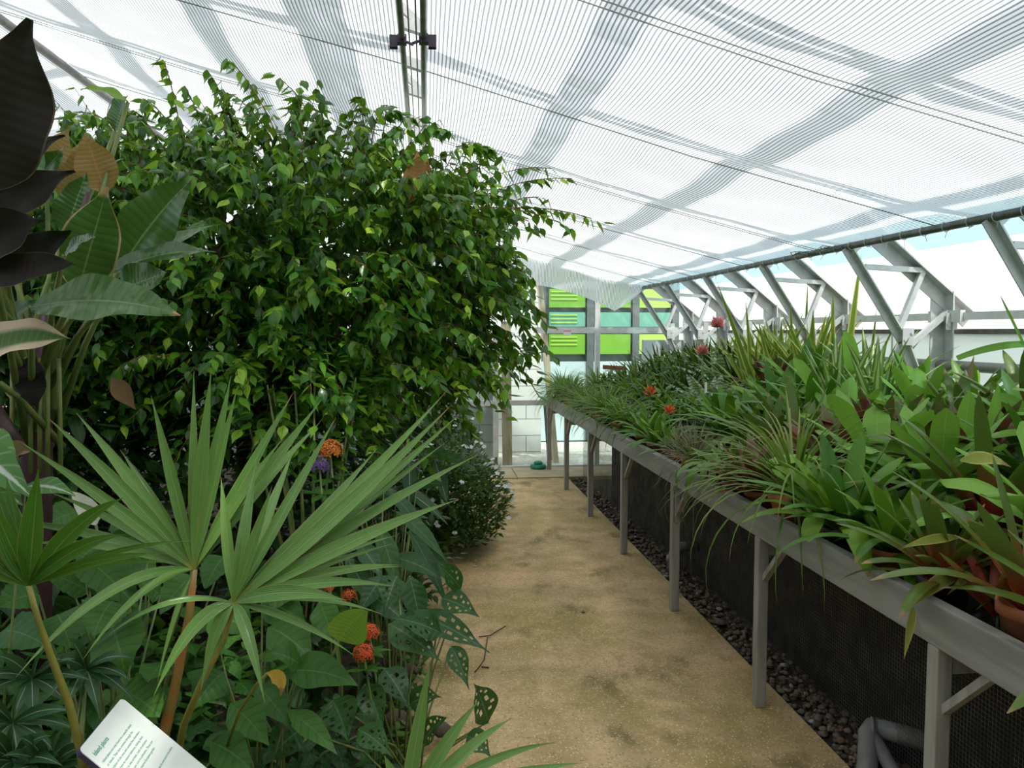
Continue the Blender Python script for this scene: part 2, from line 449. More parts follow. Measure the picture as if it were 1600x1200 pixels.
# =================================================================== ROOF STRUCTURE above the screen and the trusses
TY = [2.10, 3.29, 4.48, 5.67, 6.87, 8.05, 9.12]
TL = ['sixth', 'fifth', 'fourth', 'third', 'second', 'first', 'end']
def z_roof(x): return z_screen(x) + .34
def make_truss(y, lab):
    r_ = empty('roof_truss', lab, 'truss', (0, y, 0), 'steel lattice trusses along the sloping glass side')
    def bar(nm, a, c, w=.035, h=.05, mat=M_metal):
        b = MB(); b.bar((a[0], 0, a[1]), (c[0], 0, c[1]), w, h, (0, 1, 0)); return b.build(nm, mat, r_, False)
    # inner chord: rail down to the knee; bars are angle sections (two flanges)
    def angle(nm, a, c, w=.06):
        b = MB(); a = Vector((a[0], 0, a[1])); c = Vector((c[0], 0, c[1])); d = (c - a).normalized(); nn = Vector((0, 1, 0)).cross(d)
        b.bar(a, c, .008, w, (0, 1, 0)); b.bar(a + Vector((0, w / 2 - .004, 0)) + nn * w / 2, c + Vector((0, w / 2 - .004, 0)) + nn * w / 2, w, .008, (0, 1, 0))
        return b.build(nm, M_metal, r_, False)
    angle('inner_chord', (2.47, 2.10), (2.84, 1.55), .046)
    angle('inner_chord', (2.84, 1.55), (2.97, 1.25), .046)
    angle('outer_rafter', (2.36, 2.42), (3.27, 1.69), .08)
    angle('post', (3.10, 1.84), (3.13, 0), .09)
    bar('brace', (2.56, 1.98), (2.93, 1.96), .03, .04)
    bar('brace', (2.93, 1.97), (2.79, 1.62), .03, .035)
    bar('brace', (2.49, 2.07), (2.63, 2.2), .03, .035)
    bar('brace', (2.86, 1.52), (3.10, 1.72), .03, .035)
    # gusset plates with bolts
    for gx, gz in ((2.83, 1.57), (3.10, 1.66)):
        b = MB(); b.box(gx - .035, gx + .035, -.034, -.028, gz - .05, gz + .05)
        for q in (-.02, .02): b.tube([(gx + q, -.04, gz + q), (gx + q, -.034, gz + q)], .009, 6)
        b.build('gusset_plate', M_metal, r_, False)
    # lattice going up over the screen
    b = MB(); xs = [2.36 - i * .31 for i in range(23)]
    b.bar((2.5, 0, 2.33), (-4.6, 0, z_roof(-4.6)), .05, .05, (0, 1, 0))
    b.bar((2.36, 0, 2.42 + .13), (-4.6, 0, z_roof(-4.6) + .22), .05, .05, (0, 1, 0))
    b.build('top_lattice_chords', M_metal, r_, False)
    b = MB()
    for i in range(22):
        a = xs[i]; c = xs[i + 1]
        b.bar((a, 0, z_roof(a) + (.0 if i % 2 else .21)), (c, 0, z_roof(c) + (.21 if i % 2 else .0)), .04, .04, (0, 1, 0))
    b.build('top_lattice_web', M_metal, r_, False)
    return r_
for y, l in zip(TY, TL):
    make_truss(y, 'grey steel lattice truss behind the bench, %s from the glazed end wall' % l if l != 'end' else 'grey steel lattice truss standing against the glazed end wall')
# purlins: their shadows fall on the screen
for x, s_ in ((.69, .13), (1.50, .13), (-.92, .13), (-1.68, .13), (-.36, .22), (2.28, .1), (-2.6, .13), (-3.5, .13)):
    b = MB(); b.box(x + .12 - s_ / 2, x + .12 + s_ / 2, -1.8, 9.25, z_roof(x) + .24, z_roof(x) + .38)
    struct('trim_2', b, M_metal)
# horizontals on the low side
for (x, z, h, w_, mat, nm, lab) in ((3.14, 1.69, .045, .06, M_white, 'side_rail', 'white painted rail running behind the bench at eye height'), (3.2, 1.60, .03, .05, M_dark, 'side_rail', 'thin dark rail just below the white rail behind the bench')):
    b = MB(); b.box(x - w_ / 2, x + w_ / 2, -1.5, 9.2, z - h / 2, z + h / 2)
    if mat is M_white:
        for k in range(9): b.box(x - .05, x - .02, -.4 + k * 1.19, -.1 + k * 1.19, z - .035, z + .035)
    tag(b.build(nm, mat, None, False), lab, 'rail')
for k in range(7):
    b = MB(); b.bar((3.05, 2.55 + k * 1.19, 1.2), (3.05, 2.55 + k * 1.19, 1.70), .05, .02, (0, 1, 0))
    b.tube([(3.035, 2.55 + k * 1.19, 1.66), (3.022, 2.55 + k * 1.19, 1.66)], .01, 6)
    tag(b.build('hanger_bracket', M_metal, None, False), 'flat grey hanger bracket below the white side rail, %s one from the camera end' % NW[k], 'bracket', 'hanger brackets on the side rail')
b = MB(); b.tube([(3.08, -1.5, 1.40), (3.08, 9.1, 1.40)], .03, 12)
tag(b.build('heating_pipe', M_pipe), 'grey heating pipe running along the side wall behind the bench plants', 'pipe')

# side wall and glazing
m, nt, out = new_mat('twinwall_sheet'); t = NT(nt)
tr = t.n('ShaderNodeBsdfTranslucent'); tr.inputs[0].default_value = (.86, .93, .92, 1)
mx = t.n('ShaderNodeMixShader'); mx.inputs[0].default_value = .6
t.L.new(t.bsdf((.66, .71, .70), .5), mx.inputs[1]); t.L.new(tr.outputs[0], mx.inputs[2]); t.L.new(mx.outputs[0], out.inputs[0]); M_twin = m
M_board = simple('pale_side_board', (.50, .54, .52), (.42, .46, .45), 3, .6)
b = MB(); b.box(3.2, 3.212, -2, 9.3, -.1, 1.585); struct('wall_right', b, M_twin)
m, nt, out = new_mat('greenhouse_glass'); t = NT(nt)
tp = t.n('ShaderNodeBsdfTransparent'); tp.inputs[0].default_value = (.93, .97, .96, 1)
gl = t.n('ShaderNodeBsdfGlossy'); gl.inputs['Roughness'].default_value = .05
mx = t.n('ShaderNodeMixShader'); mx.inputs[0].default_value = .05; t.L.new(tp.outputs[0], mx.inputs[1]); t.L.new(gl.outputs[0], mx.inputs[2])
t.L.new(mx.outputs[0], out.inputs[0]); M_glass = m
m, nt, out = new_mat('whitewashed_blue_glass'); t = NT(nt)
tp = t.n('ShaderNodeBsdfTransparent'); tp.inputs[0].default_value = (.40, .56, .62, 1)
tr = t.n('ShaderNodeBsdfTranslucent'); tr.inputs[0].default_value = (.30, .46, .52, 1)
mx = t.n('ShaderNodeMixShader'); mx.inputs[0].default_value = .45; t.L.new(tp.outputs[0], mx.inputs[1]); t.L.new(tr.outputs[0], mx.inputs[2])
t.L.new(mx.outputs[0], out.inputs[0]); M_bglass = m
# outer glass plane along the outer rafters
def rz(x): return 2.46 - (x - 2.36) * .802
n_w = 0
for k in range(-1, 7):
    y0 = TY[0] + (k - 1) * 1.19 + .045; y1 = y0 + 1.10
    n_w += 1
    b = MB()
    q = [b.vert(p) for p in ((2.84, y0, rz(2.84)), (3.3, y0, rz(3.3) - .02), (3.3, y1, rz(3.3) - .02), (2.84, y1, rz(2.84)))]; b.face(*q)
    struct('window_%d' % n_w, b, M_glass)
    n_w += 1
    b = MB()
    q = [b.vert(p) for p in ((2.42, y0, rz(2.42)), (2.86, y0, rz(2.86) + .012), (2.86, y1, rz(2.86) + .012), (2.42, y1, rz(2.42)))]; b.face(*q)
    struct('window_%d' % n_w, b, M_bglass)
# wall at the far left, behind the planting
M_lwall = simple('darkened_wall', (.12, .14, .13), (.09, .11, .1), 2, .7)  # walls coloured dark to cut stray light on the planting
b = MB(); b.box(-4.95, -4.8, -2, 9.3, -.1, 2.0); struct('wall_left', b, M_lwall)
b = MB(); q = [b.vert(p) for p in ((-4.85, -2, 2), (-4.85, 9.3, 2), (-4.85, 9.3, 3.4), (-4.85, -2, 3.4))]; b.face(*q); struct('window_40', b, M_bglass)
# wall behind the camera
b = MB(); b.box(-4.95, 3.3, -2.15, -2.0, -.1, 3.0); struct('wall_back', b, M_lwall)

# =================================================================== END WALL
EY = 9.24
b = MB()
b.box(.775, .835, EY - .03, EY + .03, .14, 1.66)
b.box(1.975, 2.03, EY - .03, EY + .03, .0, 2.45)
b.box(-1.0, -.94, EY - .03, EY + .03, .0, 3.2)
b.box(-2.4, -2.34, EY - .03, EY + .03, .0, 3.2)
b.box(-3.2, 1.96, EY - .025, EY + .025, .74, .80)
b.box(1.25, 3.2, EY - .028, EY + .028, 1.58, 1.65)
b.box(-3.2, 3.2, EY - .02, EY + .03, -.02, .03)
b.box(-3.2, 3.2, EY - .02, EY + .03, 2.32, 2.38)
struct('trim_3', b, M_white)
b = MB(); b.box(.785, .825, EY - .028, EY + .028, 0, .14); struct('trim_4', b, M_dark)
b = MB(); b.box(-3.2, 3.2, EY + .0, EY + .004, 0, 3.2); struct('window_50', b, M_glass)
b = MB(); b.box(2.55, 3.3, EY - .05, EY + .05, 0, 1.5); struct('wall_end', b, M_board)
# sticker on the crossbar
m, nt, out = new_mat('pink_white_sticker'); t = NT(nt); co = t.obj_co(); s1 = t.n('ShaderNodeSeparateXYZ'); t.L.new(co, s1.inputs[0])
c = t.mix(t.step(s1.outputs[2], .012, .016), (.8, .76, .72), (.75, .25, .3))
t.L.new(t.bsdf(c, .5), out.inputs[0])
b = MB(); b.box(-.045, .045, -.002, .002, -.03, .03)
o = b.build('sticker', m, None, False); o.location = (1.64, EY - .032, 1.585); tag(o, 'small pink and white sticker on the crossbar of the end glazing', 'sticker')

# --- outside, beyond the end glass
M_yard = simple('pale_gravel_yard', (.72, .68, .60), (.5, .47, .41), 25, .9)
b = MB(); b.box(-30, 30, 9.3, 40, -.14, -.02); struct('ground_outside', b, M_yard)
b = MB(); b.box(3.3, 30, -20, 9.3, -.14, -.02); struct('ground_outside', b, M_yard)
def block_mat(name, c1, c2, mort):
    m, nt, out = new_mat(name); t = NT(nt); co = t.obj_co()
    mp = t.n('ShaderNodeMapping'); t.L.new(co, mp.inputs[0]); mp.inputs['Rotation'].default_value = (PI / 2, 0, 0)
    br = t.n('ShaderNodeTexBrick'); t.L.new(mp.outputs[0], br.inputs[0])
    for i, c in enumerate((c1, c2, mort)): br.inputs[1 + i].default_value = (*c, 1)
    br.inputs['Scale'].default_value = 1; br.inputs['Mortar Size'].default_value = .006; br.inputs['Brick Width'].default_value = .44; br.inputs['Row Height'].default_value = .22
    t.L.new(t.bsdf(br.outputs[0], .8), out.inputs[0]); return m
M_wblock = block_mat('white_blockwork', (.93, .93, .91), (.9, .9, .88), (.35, .35, .35))
M_gblock = block_mat('grey_blockwork', (.34, .37, .36), (.3, .33, .33), (.16, .17, .17))
r_ = empty('block_wall', 'sunlit white painted block wall outside the end glazing', 'wall', (0, 10.5, 0))
b = MB(); b.box(.6, 1.52, 0, .2, -.05, 3.2); b.build('white_blocks', M_wblock, r_, False)
r2_ = empty('block_wall', 'grey block wall outside the end glazing behind the fig twigs', 'wall', (0, 9.9, 0))
b = MB(); b.box(-4, .86, 0, .15, -.05, 1.18); b.build('grey_blocks', M_gblock, r2_, False)
b = MB(); b.box(-4, .88, -.02, .17, 1.18, 1.24); b.build('coping', M_white, r2_, False)
b = MB(); b.bar((.98, 9.62, -.05), (.96, 9.62, 1.72), .11, .11)
tag(b.build('timber_post', M_cream, None, False), 'weathered brown timber post outside beside the white glazing bar', 'post')
b = MB(); b.bar((1.60, 9.75, -.05), (1.38, 9.75, 2.3), .14, .06)
tag(b.build('leaning_board', simple('pale_cream_board', (.8, .68, .5), (.66, .54, .38), 7, .7), None, False), 'pale cream board leaning against the white block wall outside', 'board')
b = MB(); b.bar((1.55, 9.9, -.05), (1.5, 9.95, .74), .06, .04)
tag(b.build('prop_stake', M_dark, None, False), 'short grey stake standing beside the cream board outside', 'stake')
# green-panelled building
M_lime = simple('lime_green_panel', (.20, .46, .045), (.18, .42, .04), 3, .35)
M_limel = simple('pale_lime_panel', (.45, .66, .12), (.4, .6, .1), 3, .4)
M_teal = simple('tinted_window', (.18, .48, .36), (.15, .42, .32), 2, .2)
M_frame = simple('dark_grey_frame', (.12, .15, .15), (.1, .12, .12), 5, .5)
M_lbl = simple('pale_blue_render', (.55, .70, .72), (.5, .64, .66), 2, .7)
g = empty('green_building', 'lime green panelled building with dark frames beyond the end glazing', 'building', (0, 11.5, 0))
b = MB(); b.box(1.4, 3.75, .12, 3, -.05, 3.0); b.build('wall', M_frame, g, False)
b = MB(); b.box(1.45, 3.75, .03, .12, .0, 1.16); b.build('plinth', M_lbl, g, False)
cols_x = [(1.79, 2.32), (2.50, 3.0), (3.1, 3.6)]
for ci, (x0, x1) in enumerate(cols_x):
    for z0, z1, mt in ((1.27, 1.56, M_lime), (1.67, 1.88, M_teal), (1.95, 2.22, M_lime), (2.3, 2.9, M_lime)):
        mt2 = M_limel if (ci == 2 and mt is M_lime) else mt
        b = MB(); b.box(x0, x1, .04, .12, z0, z1); pn = b.build('panel' if mt is not M_teal else 'window', mt2, g, False)
        b = MB()
        for q in range(3): b.box(x0 + .02, x1 - .12, .025, .04, z1 - .05 - q * .055, z1 - .032 - q * .055)
        if ci == 0 and z0 != 2.3: b.build('slat_reflection', M_limel, pn, False)  # pale strips stand in for reflected slat lines
    b = MB(); b.box(x1 + .02, x1 + .12, .0, .12, .0, 3.2); b.build('upright', M_frame, g, False)
# green hose reel / crate
r_ = empty('hose_connector', 'small round green plastic tub on the slab by the end glazing', 'tub', (1.29, 9.12, .012))
b = MB(); b.lathe([(.0, 0), (.085, 0), (.095, .015), (.09, .05), (.0, .052)], 20); b.build('tub_body', simple('green_plastic', (.02, .28, .16), (.02, .22, .13), 10, .4), r_)
b = MB(); b.lathe([(.0, .052), (.05, .052), (.055, .075), (.03, .09), (.0, .092)], 16); b.build('tub_lid', bpy.data.materials['green_plastic'], r_)

# =================================================================== BENCH
PY = [0.84, 2.02, 3.20, 4.38, 5.56, 6.74, 7.92, 9.06]
PX = 1.385
bench = empty('plant_bench', 'long grey timber plant bench on posts along the path', 'bench', (0, 0, 0))
def bevel(o, w=.004):
    md = o.modifiers.new('b', 'BEVEL'); md.width = w; md.segments = 2; md.limit_method = 'ANGLE'; return o
b = MB(); b.box(1.385, 1.425, -.6, 9.12, .735, .855); bevel(b.build('front_rail', M_woodh, bench, False))
b = MB(); b.box(2.96, 3.0, -.6, 9.12, .735, .855); b.build('back_rail', M_woodh, bench, False)
b = MB(); b.box(1.425, 2.96, 9.08, 9.12, .735, .855); b.build('end_rail', M_woodh, bench, False)
for i, y in enumerate(PY):
    b = MB(); b.box(PX, PX + .046, y - .024, y + .024, 0 if y > 9.1 else .0, .735); bevel(b.build('leg', M_wood, bench, False))
    b = MB(); b.bar((PX + .03, y - .02, .56), (PX + .03, y - .21, .745), .022, .026, (1, 0, 0))
    b.build('brace', M_wood, bench, False)
    b = MB(); b.box(2.93, 2.99, y - .03, y + .03, -.03, .735); b.build('leg', M_wood, bench, False)
    b = MB(); b.box(1.43, 2.96, y - .02, y + .02, .66, .735); b.build('crossbar', M_wood, bench, False)
def tier(x0, x1, z, nm):
    b = MB(); n = int((x1 - x0) / .075)
    for k in range(n):
        xx = x0 + k * (x1 - x0) / n
        b.box(xx, xx + .064, -.6, 9.08, z - .018, z)
    b.build(nm, M_deck, bench, False)
TIERS = [(1.43, 1.73, .765), (1.74, 2.04, .80), (2.05, 2.35, .87), (2.36, 2.66, .96), (2.62, 2.93, 1.04)]
for (a, c, z) in TIERS:
    tier(a, c, z, 'decking_step')
    if z > .79:
        b = MB(); b.box(a - .012, a + .002, -.6, 9.08, z - .12, z); b.build('riser_board', M_deck, bench, False)
# wire mesh and added black sheet standing in for the shade behind it
b = MB()
for k in range(48): b.box(1.712, 1.7132, .6, 8.6, -.02 + k * .0158, -.0190 + k * .0158)
for k in range(500): b.box(1.7132, 1.7144, .6 + k * .016, .601 + k * .016, -.03, .735)
tag(b.build('wire_mesh_screen', M_wire, None, False), 'fine galvanised wire mesh hanging under the plant bench', 'wire mesh')
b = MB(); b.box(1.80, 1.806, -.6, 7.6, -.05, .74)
tag(b.build('under_bench_shade', M_shade_post, None, False), 'added black sheet for the shade behind the wire mesh under the bench', 'sheet')

# pipes on the gravel
r_ = empty('drain_pipe', 'thick grey elbow drain pipe lying on the gravel by the nearest bench leg', 'pipe', (0, 0, 0))
b = MB(); b.tube([(1.55, 2.60, .0), (1.60, 2.68, .05), (1.635, 2.74, .10), (1.66, 2.755, .115), (1.69, 2.75, .115)], [.036, .036, .036, .036, .036], 14)
b.build('elbow', M_pipe, r_)
b = MB(); b.tube([(1.67, 2.755, .115), (1.86, 2.62, .10)], .036, 14); b.tube([(1.65, 2.75, .115), (1.66, 2.745, .115)], .042, 14); b.build('pipe_run', M_pipe, r_)
b = MB(); b.tube([(1.645, 2.735, .1), (1.65, 2.60, .03), (1.65, 2.45, .0)], .026, 12); b.tube([(1.56, 2.62, .0), (1.86, 2.5, .0)], .034, 12); b.build('branch_pipe', M_pipe, r_)
r_ = empty('drain_pipe', 'small dark grey elbow pipe rising from gravel behind the fourth visible bench leg', 'pipe', (0, 0, 0))
b = MB(); b.tube([(1.625, 5.10, -.02), (1.625, 5.10, .10), (1.64, 5.10, .15), (1.68, 5.10, .17), (1.79, 5.10, .17)], .032, 12); b.build('elbow', M_pipe, r_)
b = MB(); b.tube([(1.625, 5.10, .07), (1.625, 5.10, .11)], .04, 12); b.build('collar', M_pipe, r_)
# concrete block on the gravel edge at (680,490 crop)
for (x, y, s_, lab) in ((1.60, 4.15, .035, 'reddish stone on the gravel edge behind the third visible bench leg'), (1.60, 3.05, .03, 'grey rounded stone on the gravel beside the second visible bench leg')):
    b = MB(); pebble(b, (x, y, .01), s_); tag(b.build('edge_stone', M_stone), lab, 'stone')

# =================================================================== BENCH PLANTS
G_BENCH = 'pot plants crowded on the bench'
def pot(parent, r=.07, h=.12, mat=None):
    b = MB(); b.lathe([(0, 0), (r * .72, 0), (r * .95, h * .8), (r * 1.06, h * .8), (r * 1.08, h), (r * .98, h), (r * .93, h * .85), (0, h * .85)], 18)
    return b.build('pot', mat or M_terra, parent)
def rosette(b, n, L, W, e0, e1, d0, d1, prof, z0=.1, fold=.3, nseg=8, nc=1, r0=.01, roll=.15, wav=0., ser=0., jit=.12):
    ga = 2.39996
    for i in range(n):
        q = i / max(1, n - 1)            # 0 outer .. 1 inner
        az = i * ga + R(-.2, .2); el = e0 + (e1 - e0) * q + R(-jit, jit)
        l = L * R(.82, 1.1) * (1 - .25 * q); dr = d0 + (d1 - d0) * q + R(-.2, .2)
        b.leaf((r0 * math.cos(az), r0 * math.sin(az), z0 + .02 * q), az, el, l, W * R(.85, 1.1), dr, R(-roll, roll), prof, nseg, fold, nc, 1.3, R(-.25, .25), wav, ser)

LM = {}
LM['green'] = leaf_mat('green_strap_leaf', [(.05, .15, .02), (.11, .25, .03), (.20, .34, .045)], rough=.38, tip=(.2, .16, .05), tipstart=.95, base=(.12, .2, .05), basew=.2)
LM['bronze'] = leaf_mat('bronze_red_leaf', [(.15, .045, .028), (.20, .055, .03), (.17, .11, .03), (.11, .15, .03)], rough=.35, base=(.26, .05, .04), basew=.5, tip=(.13, .13, .04), tipstart=.75)
LM['grass'] = leaf_mat('grassy_leaf', [(.09, .17, .03), (.15, .24, .05), (.25, .3, .09)], rough=.45, tip=(.25, .17, .07), tipstart=.9)
LM['grey'] = leaf_mat('grey_purple_leaf', [(.16, .13, .10), (.24, .20, .15), (.2, .22, .1)], rough=.6)
LM['yellow'] = leaf_mat('yellow_edged_leaf', [(.11, .17, .035), (.16, .22, .05)], edge=(.50, .46, .12), edgew=.32, rough=.4, tip=(.28, .16, .06), tipstart=.96)
LM['dark'] = leaf_mat('dark_green_sword_leaf', [(.03, .06, .018), (.06, .11, .025), (.12, .17, .03)], rough=.32, base=(.08, .05, .03), basew=.4, tip=(.1, .05, .03), tipstart=.9)
LM['broad'] = leaf_mat('broad_bright_leaf', [(.13, .30, .04), (.2, .40, .06), (.27, .47, .09)], rough=.45, stripes=(22, (.26, .46, .12), .4), midrib=(.25, .42, .1), midw=.03)
LM['white'] = leaf_mat('white_striped_leaf', [(.10, .2, .06), (.14, .26, .07)], center=(.55, .6, .32), centerw=.38, rough=.42, tip=(.3, .2, .1), tipstart=.96)
LM['zebra'] = leaf_mat('banded_grey_leaf', [(.08, .15, .07), (.10, .18, .09)], band=(9, (.48, .52, .36), .75), rough=.5)
LM['redc'] = leaf_mat('green_leaf_with_red_base', [(.09, .15, .035), (.14, .2, .05)], base=(.34, .035, .025), basew=.62, rough=.35, tip=(.3, .2, .08), tipstart=.93)
LM['flat'] = leaf_mat('flat_notched_stem', [(.10, .2, .04), (.14, .27, .06)], midrib=(.2, .3, .08), midw=.08, rough=.4)
LM['small'] = leaf_mat('small_glossy_leaf', [(.05, .12, .025), (.09, .19, .035), (.16, .27, .05)], rough=.35)
LM['red'] = leaf_mat('red_bract', [(.7, .03, .015), (.8, .06, .02)], rough=.4, trans=.2)
LM['pink'] = leaf_mat('pink_bract', [(.85, .25, .3), (.9, .4, .42)], rough=.5, trans=.2)
LM['dry'] = leaf_mat('dry_brown_leaf', [(.25, .14, .07), (.33, .22, .13)], rough=.8, trans=.15)

def new_proto(name, cat):
    return empty(name, None, cat, (0, 0, 0), G_BENCH)
def P_green(nm='potted_bromeliad', L=.37, W=.05, n=18, mat='green', pm=None, **k):
    r_ = new_proto(nm, 'potted plant'); pot(r_, .068, .12, pm)
    b = MB(); rosette(b, n, L, W, k.get('e0', .3), k.get('e1', 1.35), k.get('d0', 1.7), k.get('d1', .5), k.get('prof', P_STRAP), fold=k.get('fold', .3), nc=k.get('nc', 1), nseg=k.get('nseg', 10), wav=k.get('wav', 0), jit=k.get('jit', .12))
    b.build('foliage', LM[mat], r_); return r_
def spike(r_, L, mat, z0=.12, n=12, w=.018, lean=.1, sl=.07):
    b = MB(); a = R(0, 6); top = Vector((math.cos(a) * lean * L, math.sin(a) * lean * L, z0 + L))
    b.tube([(0, 0, z0), Vector((0, 0, z0)).lerp(top, .5), top], [.005, .004, .003], 6)
    st_ = b.build('flower_stalk', M_stem, r_)
    b = MB()
    for i in range(n): b.leaf(top - Vector((0, 0, .02 * (1 - i / n))), i * 2.4, .2 + i / n, sl * R(.8, 1.1), w, .2, 0, P_LANCE, 4, .4)
    b.build('bracts', LM[mat], r_)
PROTO = {}
PROTO['green'] = (P_green(n=24), 'green strap-leaved bromeliad')
PROTO['greenb'] = (P_green(L=.42, W=.062, n=22, e0=.5, d0=1.7, pm=M_plast), 'large arching green bromeliad')
PROTO['bronze'] = (P_green(L=.33, W=.05, n=28, mat='bronze', e0=.4, d0=.9, d1=.4, prof=P_STRAP), 'bronze-red rosette bromeliad')
PROTO['olive'] = (P_green(L=.33, W=.044, n=28, mat='redc', e0=.3, d0=1.2, pm=M_plast), 'olive-green bromeliad with reddish base')
PROTO['grass'] = (P_green('potted_grass_plant', L=.48, W=.008, n=130, mat='grass', e0=.25, e1=1.3, d0=2.3, d1=1.2, prof=P_GRASS, fold=.5, jit=.3), 'grassy thin-leaved pot plant')
PROTO['grassd'] = (P_green('potted_grass_plant', L=.32, W=.012, n=110, mat='small', e0=.25, e1=1.3, d0=1.8, d1=1.0, prof=P_GRASS, fold=.5, jit=.3), 'dense dark tuft of narrow leaves')
PROTO['grey'] = (P_green('potted_air_plant', L=.28, W=.008, n=95, mat='grey', e0=.2, e1=1.4, d0=1.6, d1=.5, prof=P_GRASS, fold=.5, jit=.3), 'grey-purple spidery air plant')
PROTO['yellow'] = (P_green('potted_bromeliad', L=.52, W=.05, n=22, mat='yellow', e0=.8, e1=1.5, d0=.7, d1=.15, prof=P_SWORD, fold=.4), 'tall yellow-edged sword-leaved bromeliad')
PROTO['dark'] = (P_green('potted_bromeliad', L=.36, W=.035, n=32, mat='dark', e0=.35, e1=1.4, d0=.9, d1=.2, prof=P_SWORD, fold=.4), 'dark green stiff-leaved bromeliad')
PROTO['broad'] = (P_green('potted_bromeliad', L=.40, W=.082, n=15, mat='broad', e0=.6, e1=1.35, d0=1.6, d1=.6, prof=P_PADDLE, fold=.22, nc=2, wav=.05), 'broad bright-leaved green bromeliad')
PROTO['white'] = (P_green('potted_bromeliad', L=.48, W=.05, n=26, mat='white', e0=.3, e1=1.4, d0=.6, d1=.2, prof=P_SWORD, fold=.45), 'white-striped long-leaved bromeliad')
PROTO['redc'] = (P_green('potted_bromeliad', L=.44, W=.052, n=14, mat='redc', e0=.45, e1=1.3, d0=1.1, d1=.3, prof=P_STRAP, fold=.35), 'red-hearted green bromeliad')
p = P_green('potted_bromeliad', L=.33, W=.06, n=12, mat='zebra', e0=.6, e1=1.35, d0=.9, d1=.5, prof=P_STRAP, fold=.35); spike(p, .38, 'pink', n=34, w=.034, sl=.06)
PROTO['zebra'] = (p, 'banded grey-green bromeliad with pink flower head')
PROTO['zebran'] = (P_green(L=.33, W=.055, n=18, mat='zebra', e0=.45, e1=1.35, d0=1.1, d1=.5, fold=.35), 'cream-banded dark bromeliad')
p = P_green(L=.27, W=.042, n=20, e0=.3, d0=1.2); spike(p, .27, 'red', n=16, w=.022, sl=.06)
PROTO['redfl'] = (p, 'green bromeliad with bright red flower')
# notched flat-stemmed plant
r_ = new_proto('potted_leaf_cactus', 'potted plant'); pot(r_, .062, .11)
b = MB()
for i in range(16): b.leaf((0, 0, .1), i * 2.4, R(.5, 1.1), R(.24, .34), .042, R(1.9, 2.9), R(-.3, .3), P_STRAP, 13, .1, 1, 1.1, 0, 0, .22)
b.build('flat_stems', LM['flat'], r_); PROTO['flat'] = (r_, 'notched flat-stemmed cactus')
# small leafy mound
r_ = new_proto('potted_foliage_plant', 'potted plant'); pot(r_, .06, .1, M_plast)
b = MB()
for i in range(130):
    a = R(0, 2 * PI); rr = R(.02, .13); z = .1 + R(0, .17) * (1 - rr * 3)
    b.leaf((rr * math.cos(a), rr * math.sin(a), z), a + R(-.5, .5), R(-.2, .9), R(.05, .09), .028, R(.3, 1.2), R(-.4, .4), P_OVATE, 5, .2)
b.build('foliage', LM['small'], r_); PROTO['small'] = (r_, 'bushy small-leaved pot plant')
for k_, (o, l_) in PROTO.items(): CH[o.name] = kids(o)

ORD = {7: 'end glazing corner leg', 6: 'last bench leg before the end', 5: 'sixth visible bench leg', 4: 'fifth visible bench leg', 3: 'fourth visible bench leg', 2: 'third visible bench leg', 1: 'second visible bench leg'}
VIS = {1: 'nearest', 2: 'second', 3: 'third', 4: 'fourth', 5: 'fifth', 6: 'sixth', 7: 'last'}
ROWN = ['front row', 'second row', 'middle row', 'fourth row', 'back row']
seen = {}; used = {}
